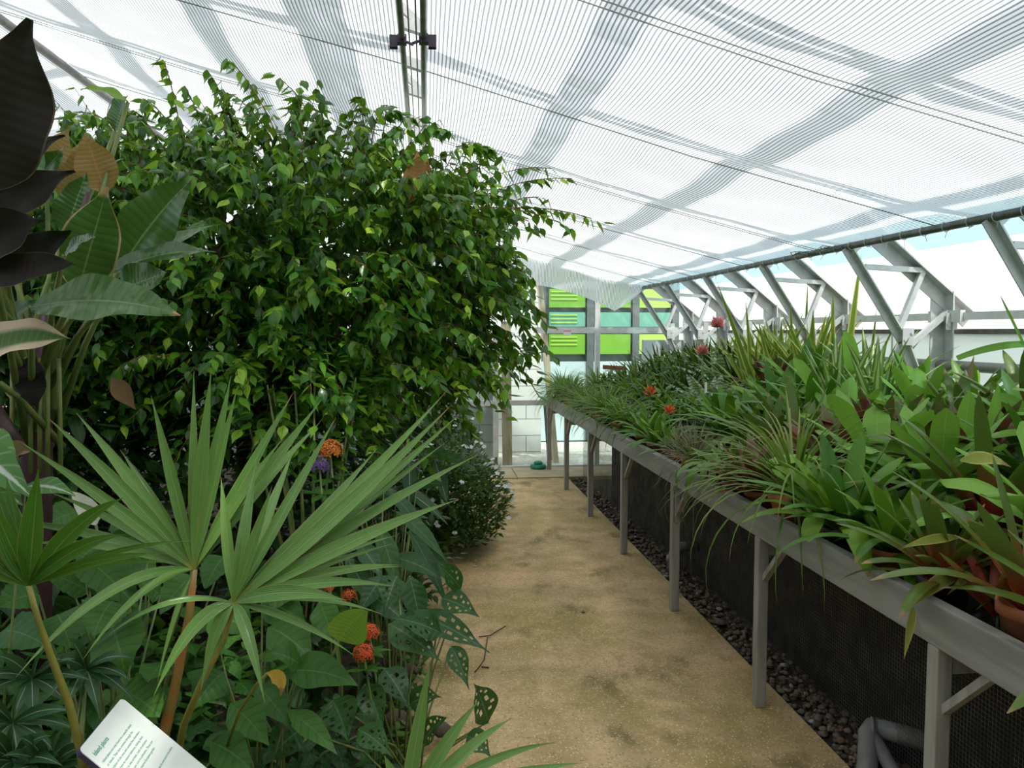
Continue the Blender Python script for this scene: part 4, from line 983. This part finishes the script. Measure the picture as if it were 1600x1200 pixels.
# =================================================================== LOW PLANTING
M_bl = leaf_mat('toothed_broad_leaf', [(.04, .13, .03), (.055, .16, .035), (.08, .2, .045)], midrib=(.1, .22, .06), midw=.03, veins=(7, (.025, .08, .02), .6, 1.), rough=.42, trans=.22)
M_blue = leaf_mat('blue_green_lance_leaf', [(.03, .085, .05), (.04, .11, .06)], midrib=(.3, .36, .26), midw=.06, rough=.4, trans=.15)
M_silver = leaf_mat('silver_veined_leaf', [(.09, .22, .09), (.12, .26, .1)], midrib=(.55, .62, .52), midw=.14, veins=(6, (.3, .42, .28), .5, 1.1), rough=.5, trans=.25)
M_mon = leaf_mat('dark_bluish_holey_leaf', [(.02, .075, .022), (.028, .095, .03), (.04, .12, .035)], midrib=(.09, .18, .09), midw=.04, veins=(8, (.015, .05, .025), .5, 1.), rough=.35, trans=.12)
M_cover = leaf_mat('ground_cover_leaf', [(.03, .10, .015), (.06, .16, .025), (.14, .24, .04)], rough=.5, trans=.2)
def leaf_cluster(name, label, Y, specs, mat, prof=P_OVATE, cat='plant', grp=None, nseg=10, ser=0., holes=None, nc=2, wav=.03, fold=.2, root=None, stemmat=None):
    """specs: (base px, tip px, width px, dY, sag)"""
    pts = [at(a, b_, Y + dy) for (a, b_, c, d, w, dy, sg) in specs]
    cx = sum(p.x for p in pts) / len(pts); cy = sum(p.y for p in pts) / len(pts)
    o_ = Vector((cx, cy, .07)) if root is None else Vector(root)
    r_ = empty(name, label, cat, o_, grp)
    b = MB(); s_ = MB()
    for (a, b_, c, d, w, dy, sg) in specs:
        y = Y + dy; A = at(a, b_, y) - o_; B = at(c, d, y - .08) - o_
        b.leaf_to(A, B, w / FPX * y, (0, 0, sg), (R(-.2, .3), -.8, R(.5, 1.1)), prof, nseg, fold, nc, wav, ser, holes)
        k = Vector((R(-.05, .05), R(-.05, .05), 0))
        s_.tube([k, (k + A) * .5 + Vector((0, 0, .06)), A], [.004, .0035, .003], 5)
    b.build('foliage', mat, r_); s_.build('stalks', stemmat or M_stem, r_)
    return r_
# toothed broad leaves (left)
leaf_cluster('broad_leaved_plant', 'toothed broad-leaved plant between the dark palm leaf and the reddish stalk', 2.1, [
 (5, 985, 72, 1010, 62, 0, .02), (175, 940, 145, 995, 70, 0, .02), (90, 960, 110, 1012, 70, .05, .02), (175, 980, 195, 1052, 98, 0, .03), (255, 1035, 232, 1066, 50, -.05, .01),
 (130, 870, 215, 950, 62, .15, .02), (200, 900, 130, 905, 50, .2, .02), (250, 930, 200, 905, 50, .15, .02), (60, 930, 0, 950, 60, .1, .02), (230, 880, 160, 860, 52, .3, .02), (140, 925, 60, 895, 44, .25, .02), (190, 1080, 250, 1120, 74, -.05, .02)],
 M_bl, P_ROUND, ser=.05, nseg=15)
leaf_cluster('broad_leaved_plant', 'broad-leaved plant in the half shade under the fan palm hub', 2.4, [
 (300, 900, 250, 960, 50, .1, .02), (120, 800, 60, 830, 50, .4, .02), (160, 850, 120, 880, 44, .3, .02), (240, 840, 290, 860, 40, .4, .02), (180, 810, 230, 850, 46, .5, .02), (200, 850, 240, 900, 44, .3, .02), (90, 850, 40, 880, 44, .3, .02), (230, 800, 175, 830, 40, .5, .02), (350, 870, 320, 920, 46, .3, .02)],
 M_bl, P_ROUND, ser=.05, nseg=15)
# silver-veined leaves at far left
leaf_cluster('silver_veined_plant', 'plant with silvery pale veins at the left frame edge', 2.0, [
 (-60, 700, 52, 780, 60, 0, .03), (-50, 770, 40, 815, 46, 0, .02), (-30, 800, 22, 870, 44, -.1, .02), (-50, 690, 30, 745, 70, .1, .03), (40, 760, 118, 775, 34, .05, .02), (-30, 740, 35, 790, 60, .1, .0)],
 M_silver, P_LANCE)
# blue-green lance leaves at bottom left
specs = []
for (hu, hv, Y_, rr) in ((135, 1045, 0, 85), (20, 1130, -.2, 110), (50, 1060, .0, 90)):
    for k in range(9):
        a = k * .7 + R(-.2, .2); specs.append((hu, hv, hu + rr * math.cos(a) * R(.8, 1.1), hv - rr * math.sin(a) * R(.55, .8) + 14, 20, Y_, .03))
leaf_cluster('spurge_plant', 'blue-green lance-leaved plant with pale midribs in front of the sign', 2.0, specs, M_blue, P_LANCE)
specs = []
for (hu, hv) in ((20, 1190), (78, 1200)):
    for k in range(9):
        a = k * .7 + R(-.2, .2); specs.append((hu, hv, hu + 78 * math.cos(a), hv - 62 * math.sin(a), 24, 0, .03))
leaf_cluster('spurge_plant', 'blue-green lance-leaved plant at the bottom corner below the spurge stems', 1.75, specs, M_blue, P_LANCE)
# large pleated leaves, centre
leaf_cluster('pleated_leaf_plant', 'plant with large dark pleated leaves below the drooping palm segments', 2.3, [
 (445, 1050, 560, 1072, 62, 0, .04), (420, 980, 490, 1035, 70, .1, .03), (410, 940, 480, 980, 60, .2, .03), (400, 1070, 455, 1140, 46, 0, .02), (450, 1110, 528, 1180, 40, -.05, .02), (470, 1040, 420, 1020, 50, 0, .02), (500, 940, 520, 1000, 46, .2, .01), (330, 960, 395, 990, 74, .1, .02), (350, 1050, 300, 1110, 60, 0, .02), (460, 900, 420, 960, 46, .2, .02), (330, 1160, 395, 1205, 60, -.2, .02), (360, 1100, 420, 1165, 60, -.1, .02)],
 M_bl, P_LANCE, nseg=12)
# light green folded spathe-like leaf
b = MB(); b.leaf_to(at(530, 1000, 2.25), at(575, 955, 2.2), 64 / FPX * 2.2, (0, 0, .03), (.2, -1, .1), P_ROUND, 10, .5, 2)
o = accent('arum_leaf', 'single light yellow-green folded leaf beside the orange flowers', 'leaf', b, M_light, [at(530, 1000, 2.25), at(515, 1035, 2.3), at(470, 1080, 2.35), at(440, 1200, 2.4)])
# white spathe
b = MB(); b.leaf_to(at(150, 820, 2.35), at(112, 768, 2.35), 34 / FPX * 2.35, (0, 0, 0), (.35, -.5, .8), P_ROUND, 8, .4, 2)
accent('peace_lily_flower', 'white curled spathe flower among leaves behind the palm fan', 'flower', b, leaf_mat('white_spathe', [(.75, .76, .62), (.8, .8, .68)], rough=.5, trans=.3), [at(150, 820, 2.35), at(158, 880, 2.35), at(160, 1000, 2.35)])
# curled brown leaf + yellow curled leaf + dangling brown
b = MB(); b.leaf_to(at(20, 715, 2.1), at(48, 705, 2.1), .05, (0, 0, .02), (0, -1, .3), P_ROUND, 10, 1.2, 2, .1)
accent('curled_dead_leaf', 'curled brown dead leaf above the silvery-veined plant', 'leaf', b, LM['dry'], part='blade')
b = MB(); b.leaf_to(at(418, 1052, 1.9), at(438, 1088, 1.88), .035, (.03, 0, .025), (0, -1, .3), P_LANCE, 10, .6, 2)
accent('yellow_dead_leaf', 'curled yellow-orange leaf hanging right of the palm segments', 'leaf', b, leaf_mat('orange_yellow_leaf', [(.6, .36, .05), (.65, .4, .07)], tip=(.3, .15, .05), tipstart=.8), [at(418, 1052, 1.9), at(400, 1070, 1.95), at(375, 1110, 2.0), at(350, 1180, 2.1)], stmat=M_petb)
for (u0, v0, u1, v1, lab, w_) in ((175, 590, 212, 640, 'tan dead leaf hanging in the dark gap above the palm tips', .06), (2, 595, 37, 642, 'long yellow-brown leaf tip hanging at the left frame edge', .022), (205, 865, 218, 885, 'small red-brown dead leaf caught between the palm segments', .03)):
    b = MB(); b.leaf_to(at(u0, v0, 2.6), at(u1, v1, 2.6), w_, (0, 0, .0), (0, -1, .3), P_LANCE, 8, .3)
    accent('hanging_dead_leaf', lab, 'leaf', b, LM['dry'] if w_ > .025 else M_yel)
# ---- ixora flowers
M_ix = leaf_mat('orange_red_petal', [(.85, .09, .03), (.9, .15, .05)], rough=.5, trans=.25)
M_ix2 = leaf_mat('orange_petal', [(.9, .2, .03), (.95, .28, .05)], rough=.5, trans=.25)
M_pu = leaf_mat('purple_petal', [(.13, .05, .32), (.22, .1, .42)], rough=.4, trans=.2)
def flower_head(u, v, Y, rpx, mat, lab, n=46, nm='ixora_flower', foot=None, petal=1.):
    c = at(u, v, Y); r = rpx / FPX * Y; base = Vector((c.x + .02, c.y + .05, .1)); r_ = empty(nm, lab, 'flower', base, 'clustered flower heads')
    b = MB(); st_ = MB()
    for i in range(n):
        z = 1 - 1.3 * i / n; a = i * 2.4; q = max(0, 1 - z * z) ** .5
        d = Vector((q * math.cos(a), q * math.sin(a), z)).normalized(); p = c + d * r * R(.72, 1.08) - base
        # four petals around d
        x = d.cross(Vector((.3, .2, 1))).normalized(); y = d.cross(x)
        b.cur = (rnd.random(), rnd.random()); s = r * .30 * petal; ph0 = R(0, 1.5)
        for k in range(4):
            an = k * PI / 2 + ph0; e = (x * math.cos(an) + y * math.sin(an)); f_ = (-x * math.sin(an) + y * math.cos(an))
            i0 = b.vert(p); i1 = b.vert(p + e * s * .6 + f_ * s * .33 + d * s * .1); i2 = b.vert(p + e * s * 1.1); i3 = b.vert(p + e * s * .6 - f_ * s * .33 + d * s * .1)
            b.face(i0, i1, i2, i3)
        st_.tube([c - d * r * .2 - base, p], r * .05, 3, False)
    b.build('petals', mat, r_); st_.tube([(0, 0, 0), (c - base) * .5 + Vector((.02, .02, 0)), c - base], .004, 5); st_.build('stalk', M_stem, r_)
    b = MB()
    for k in range(7): b.leaf((c - base) * .9, k * .9, R(-.2, .5), r * 2.2, r * .9, .5, 0, P_LANCE, 6, .2)
    b.build('leaves', M_bl, r_)
flower_head(577, 990, 2.5, 16, M_ix, 'upper of the two sharp orange-red flower heads near the path edge', 44)
flower_head(568, 1022, 2.45, 17, M_ix, 'lower of the two sharp orange-red flower heads near the path edge', 44)
flower_head(516, 958, 2.7, 12, M_ix, 'orange-red flower head half hidden behind the light folded leaf', 40)
flower_head(613, 940, 3.0, 8, M_ix, 'small red flower head in shade above the holey leaves', 26)
flower_head(545, 932, 3.0, 12, M_ix, 'dim orange flower head in shade behind the palm segment', 30)
flower_head(514, 920, 2.9, 8, M_ix, 'tiny red flower head in shade under the horizontal palm segments', 26)
flower_head(516, 706, 3.1, 19, M_ix2, 'bright orange flower head beside the purple one', 44)
flower_head(499, 730, 2.95, 18, M_pu, 'purple berry-like flower cluster below the orange flower head', 36, 'purple_flower', petal=.85)
# ---- holey-leaved creeper at the path edge
def mh(i, j): return (j == 2 and i in (5, 6, 10, 14)) or (j == 5 and i in (4, 8, 9, 13)) or (j == 1 and i in (8, 12)) or (j == 6 and i in (6, 11))
HL = [((608, 975), (690, 1035), 60), ((655, 960), (765, 1020), 44), ((690, 990), (610, 965), 50), ((570, 1070), (600, 1145), 46), ((600, 1045), (640, 1110), 50), ((705, 1010), (733, 1078), 34), ((763, 1128), (740, 1068), 54),
      ((520, 1095), (545, 1160), 66), ((560, 1140), (615, 1185), 44), ((690, 935), (750, 965), 40), ((720, 920), (680, 880), 36), ((660, 1160), (700, 1120), 40), ((730, 1150), (768, 1185), 40), ((470, 1140), (410, 1200), 54), ((620, 900), (600, 960), 44), ((640, 1100), (690, 1090), 40), ((560, 1010), (600, 1060), 0)]
HL = [h for h in HL if h[2]]
names = ['first', 'second', 'third', 'fourth', 'fifth']
grp_specs = [HL[0:5], HL[5:10], HL[10:16]]
labs = ['holey-leaved creeper right under the orange-red flowers', 'holey-leaved creeper reaching out over the path edge', 'holey-leaved creeper low beside the young fan palm leaf']
for g_, lab in zip(grp_specs, labs):
    specs = [(a[0], a[1], c[0], c[1], w, 2.75 - (a[1] - 960) * .0022, .02) for (a, c, w) in g_]
    leaf_cluster('swiss_cheese_creeper', lab, 0, specs, M_mon, P_OVATE, nseg=20, nc=4, holes=mh, grp='holey-leaved creepers', stemmat=M_stem)
# long hanging dark leaves centre right
leaf_cluster('ginger_plant', 'clump of long hanging dark leaves between the palm and the white-flowered shrub', 3.1, [
 (560, 850, 598, 905, 34, 0, .02), (590, 820, 625, 930, 34, .1, .03), (620, 800, 700, 880, 26, .3, .04), (600, 760, 680, 860, 24, .4, .05), (560, 760, 640, 790, 30, .5, .03), (640, 830, 700, 950, 28, .2, .04), (610, 870, 690, 905, 34, .1, .03), (560, 790, 530, 870, 30, .2, .02), (660, 850, 720, 930, 26, .3, .03), (540, 870, 590, 960, 36, 0, .03), (500, 800, 560, 840, 34, .3, .02), (640, 900, 660, 990, 40, .0, .02), (580, 930, 640, 980, 40, -.1, .02), (600, 900, 560, 960, 34, -.1, .02), (640, 760, 700, 760, 20, .6, .03), (660, 700, 750, 740, 20, .9, .03)],
 M_mon, P_LANCE)
leaf_cluster('ginger_plant', 'clump of grey-green narrow leaves behind the purple flower', 3.9, [
 (560, 720, 620, 790, 26, 0, .03), (600, 700, 660, 780, 26, .2, .03), (640, 720, 640, 800, 24, 0, .02), (600, 660, 690, 700, 26, .5, .04), (560, 680, 610, 700, 30, .3, .02), (680, 720, 700, 790, 22, .3, .0), (620, 760, 700, 820, 24, 0, .04), (540, 740, 560, 810, 28, 0, .02), (650, 650, 610, 720, 26, .6, .02)],
 M_blue, P_LANCE)
# filler shrubs
fill = [
 ('low dark leafy shrub under the dark fan palm leaf', (-1.5, 2.3, .45), (.5, .4, .40), 420, .12, .07, M_bl),
 ('low dark leafy shrub behind the reddish palm stalk', (-.95, 2.75, .38), (.5, .35, .34), 420, .11, .065, M_bl),
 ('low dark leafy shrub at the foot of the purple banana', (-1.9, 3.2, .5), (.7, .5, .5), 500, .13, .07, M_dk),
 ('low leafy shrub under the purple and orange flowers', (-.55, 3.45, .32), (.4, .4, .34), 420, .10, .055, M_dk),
 ('low leafy shrub in the bed beside the sign post', (-.85, 2.35, .22), (.38, .3, .26), 300, .12, .07, M_mon),
 ('low leafy shrub behind the grey-green narrow leaves', (-.25, 4.6, .4), (.45, .6, .42), 520, .08, .04, M_dk),
 ('low dark leafy shrub in front of the sign at the corner', (-1.25, 1.75, .3), (.35, .3, .32), 260, .12, .06, M_bl),
 ('low leafy shrub under the pleated leaves', (-.45, 2.6, .16), (.38, .35, .22), 360, .09, .055, M_mon)]
for (lab, c, rd, n, L, W, mt) in fill:
    leafy_bush('low_shrub', lab, c, rd, n, L, W, mt, P_OVATE, group='low shrubs filling the bed', hollow=.3, nseg=6)
# white-flowered shrub at the path
M_peri = leaf_mat('small_dark_leaf', [(.022, .06, .016), (.035, .09, .02), (.06, .13, .03)], rough=.4)
vs = leafy_bush('periwinkle_shrub', 'dense dark shrub dotted with small white flowers at the path edge', (.12, 5.85, .36), (.50, .62, .40), 6500, .055, .026, M_peri, P_LANCE, hollow=.55, stems=30, el=(-.3, 1.2))
vs2 = leafy_bush('periwinkle_shrub', 'taller white-flowered shrub behind the dense one', (-.05, 6.9, .52), (.55, .7, .50), 5000, .06, .028, M_peri, P_LANCE, hollow=.55, stems=30, el=(-.3, 1.2))
M_wfl = leaf_mat('white_petal', [(.85, .85, .85), (.9, .9, .9)], rough=.5, trans=.3)
for sh, rad, cz, nfl in ((vs, (.50, .62, .40), .36, 46), (vs2, (.55, .7, .50), .52, 40)):
    for i in range(nfl):
        z = R(-.3, 1); a = R(2.6, 6.6); q = (1 - z * z) ** .5
        p = Vector((q * math.cos(a) * rad[0], q * math.sin(a) * rad[1], cz - .06 + z * rad[2])) * 1.03
        b = MB(); a0 = R(0, 1)
        for k in range(5): b.leaf((0, 0, 0), a0 + k * 1.257, .2, .022, .02, .2, 0, P_ROUND, 3, .0)
        o = b.build('flower', M_wfl, sh); o.location = p; o.rotation_euler = (R(.2, 1.0), R(-.4, .4), 0)
# ground cover near the edge
b = MB()
for i in range(2600):
    y = 1.9 + 4.2 * rnd.random() ** 1.2; x = -.02 - abs(rnd.gauss(0, .18)) + .12 * noise.noise(Vector((0, y * 1.7, 2)))
    b.leaf((x, y, R(.0, .06) + .02), R(0, 6.28), R(-.1, .9), R(.02, .04), R(.016, .028), R(.2, .9), R(-.5, .5), P_ROUND, 3, .1)
tag(b.build('ground_cover_leaves', M_cover), 'small green ground cover creeping along the path edge', 'ground cover', kind='stuff')
# edge stones, rocks, fallen things
for (u, v, s_, lab) in ((640, 1050, .06, 'reddish-brown rock half covered by creeper near the flowers'), (620, 1125, .06, 'brown rock under the holey leaves'), (690, 1140, .045, 'small brown rock beside the young fan palm leaf'), (560, 1080, .05, 'brown rock below the lower orange-red flower head')):
    r_ = FW + RT * ((u - 800) / FPX) + UP * ((600 - v) / FPX); p = EYE + r_ * (-1.54 / r_.z)
    b = MB(); pebble(b, (0, 0, 0), s_, .7); o = b.build('bed_rock', simple('rock_%d' % u, (.14, .085, .06), (.08, .06, .045), 12, .85, bump=.8)); o.location = p; tag(o, lab, 'rock', 'rocks in the bed')
def gp(u, v, z=.004):
    r_ = FW + RT * ((u - 800) / FPX) + UP * ((600 - v) / FPX); return EYE + r_ * ((z - 1.6) / r_.z)
b = MB()
b.tube([gp(748, 995, .006), gp(765, 993, .012), gp(790, 978, .01)], .003, 5); b.tube([gp(762, 996, .01), gp(757, 1030, .008), gp(750, 1040, .006), gp(742, 1050, .006)], .003, 5); b.tube([gp(752, 1042, .008), gp(764, 1043, .006)], .004, 5)
tag(b.build('fallen_twig', M_bark), 'dark forked twig lying on the path edge', 'twig')
b = MB(); b.tube([gp(690, 888, .02), gp(702, 900, .012), gp(712, 908, .008)], .003, 5); b.tube([gp(702, 900, .012), gp(700, 922, .01)], .0025, 5); b.tube([gp(700, 918, .01), gp(690, 920, .01)], .002, 5)
tag(b.build('fallen_twig', M_twig), 'pale brown twig at the path edge beyond the creeper', 'twig')
for (u, v, lab) in ((739, 884, 'fallen white petal on the path near the shrub'), (722, 873, 'smaller fallen white petal beside the shrub base'), (912, 954, 'tiny fallen leaf scrap in the middle of the path')):
    b = MB(); b.leaf((0, 0, 0), R(0, 6), .2, .035, .024, .3, 0, P_ROUND, 4, .1); o = b.build('fallen_petal', M_wfl if 'white' in lab else LM['dry']); o.location = gp(u, v, .006); tag(o, lab, 'petal')

# =================================================================== SIGN
A = Vector((-.668, 1.564, .80)); B = Vector((-.668, 1.785, .80)); D = Vector((.72, 0, -.70)).normalized()
Lb = .30; Wd = (B - A).length
sg = empty('info_sign', 'white information board on a dark post reading Island plants', 'sign', (A.x + .1, (A.y + B.y) / 2, .08))
so = Vector(sg.location)
nrm = Vector((0, 1, 0)).cross(D) * -1
nrm = D.cross(Vector((0, 1, 0)));
if nrm.z < 0: nrm = -nrm
def sp(s_, t_, h=0): return A + Vector((0, Wd * s_, 0)) + D * (Lb * t_) + nrm * h   # s along the top edge (reader's left to right), t downwards
def board(nm, h0, h1, m0, mat, rad=.012):
    b = MB(); out_ = []
    cs = [(m0, m0), (Wd - m0, m0), (Wd - m0, Lb - m0), (m0, Lb - m0)]
    for (cx, cy), st_ in zip(((m0 + rad, m0 + rad), (Wd - m0 - rad, m0 + rad), (Wd - m0 - rad, Lb - m0 - rad), (m0 + rad, Lb - m0 - rad)), (180, 270, 0, 90)):
        for k in range(6):
            a = math.radians(st_ + k * 18); out_.append(((cx + rad * math.cos(a)) / Wd, (cy + rad * math.sin(a)) / Lb))
    top = [b.vert(sp(s_, t_, h1) - so) for s_, t_ in out_]; bot = [b.vert(sp(s_, t_, h0) - so) for s_, t_ in out_]
    n = len(top)
    for k in range(n): b.face(bot[k], bot[(k + 1) % n], top[(k + 1) % n], top[k])
    b.face(*top); b.face(*reversed(bot))
    return b.build(nm, mat, sg, False)
board('board', -.010, .0, .0, simple('dark_purple_board', (.05, .04, .08), (.04, .03, .06), 8, .5))
board('face', .0, .0015, .0008, simple('white_sign_face', (.80, .84, .80), (.78, .82, .79), 3, .55))
M_txt = simple('green_print', (.10, .36, .27), (.10, .34, .26), 5, .6)
mat4 = Matrix.Identity(4)
xax = Vector((0, 1, 0)); yax = -D; zax = xax.cross(yax)
def text(s_, size, left, down, bold=0.):
    cu = bpy.data.curves.new('text', 'FONT'); cu.body = s_; cu.size = size; cu.offset = bold
    o = bpy.data.objects.new('lettering', cu); COL.objects.link(o)
    p = sp(left / Wd, down / Lb, .0020) - so
    M = Matrix((xax, yax, zax)).transposed().to_4x4(); M.translation = p
    me = bpy.data.meshes.new_from_object(o.evaluated_get(bpy.context.evaluated_depsgraph_get()))
    bpy.data.objects.remove(o); me.materials.clear(); me.materials.append(M_txt)
    o = bpy.data.objects.new('lettering', me); COL.objects.link(o); o['kind'] = 'stuff'
    o.parent = sg; o.matrix_local = M; return o
text('Island plants', .0135, .016, .034, .0003)
lines = ['Island plants are only found on a specific island', 'or islands. They have evolved through the', 'isolation of the area and cannot live elsewhere.', 'Many have no natural defences, making them', 'vulnerable to new arrivals. Look in existence', 'for plants that are rare in cultivation. These are', 'often a last link, a reserve European garden.']
for i, l in enumerate(lines): text(l, .0079, .016, .054 + i * .0115)
text('Please do not touch the plants', .0079, .10, .155)
b = MB(); b.bar((0, 0, -.05), (0, 0, A.z - .13 - so.z), .035, .035); b.build('post', M_shade_post, sg, False)

# =================================================================== LIGHT
w = bpy.data.worlds.new('sky'); sc.world = w; w.use_nodes = True; nt = w.node_tree; nt.nodes.clear()
t = NT(nt); out = t.n('ShaderNodeOutputWorld'); bg = t.n('ShaderNodeBackground'); bg.inputs[1].default_value = 1.6
gcd = t.n('ShaderNodeTexCoord'); sx = t.n('ShaderNodeSeparateXYZ'); t.L.new(gcd.outputs['Generated'], sx.inputs[0])
c = t.ramp(t.math('ADD', t.math('MULTIPLY', sx.outputs[2], .5), .5), [(0, (.55, .55, .5)), (.49, (.8, .8, .76)), (.52, (1, 1, 1)), (.8, (.93, .96, 1)), (1, (.86, .93, 1))])
t.L.new(c, bg.inputs[0]); t.L.new(bg.outputs[0], out.inputs[0])
sd = bpy.data.lights.new('sun', 'SUN'); sd.energy = 4.6; sd.angle = math.radians(2.6); sd.color = (1, .96, .88)
sun = bpy.data.objects.new('sun', sd); COL.objects.link(sun)
dv = Vector((-.28, .55, -1)).normalized(); sun.rotation_euler = dv.to_track_quat('-Z', 'Y').to_euler(); sun.location = (0, 0, 8)

# view
sc.view_settings.view_transform = 'Standard'; sc.view_settings.look = 'None'; sc.view_settings.exposure = 0.0; sc.view_settings.gamma = 1.0; sc.view_settings.use_curve_mapping = False
cy = sc.cycles
cy.max_bounces = 7; cy.diffuse_bounces = 4; cy.glossy_bounces = 2; cy.transmission_bounces = 4; cy.transparent_max_bounces = 10
cy.caustics_reflective = False; cy.caustics_refractive = False; cy.sample_clamp_indirect = 6
cy.use_denoising = True
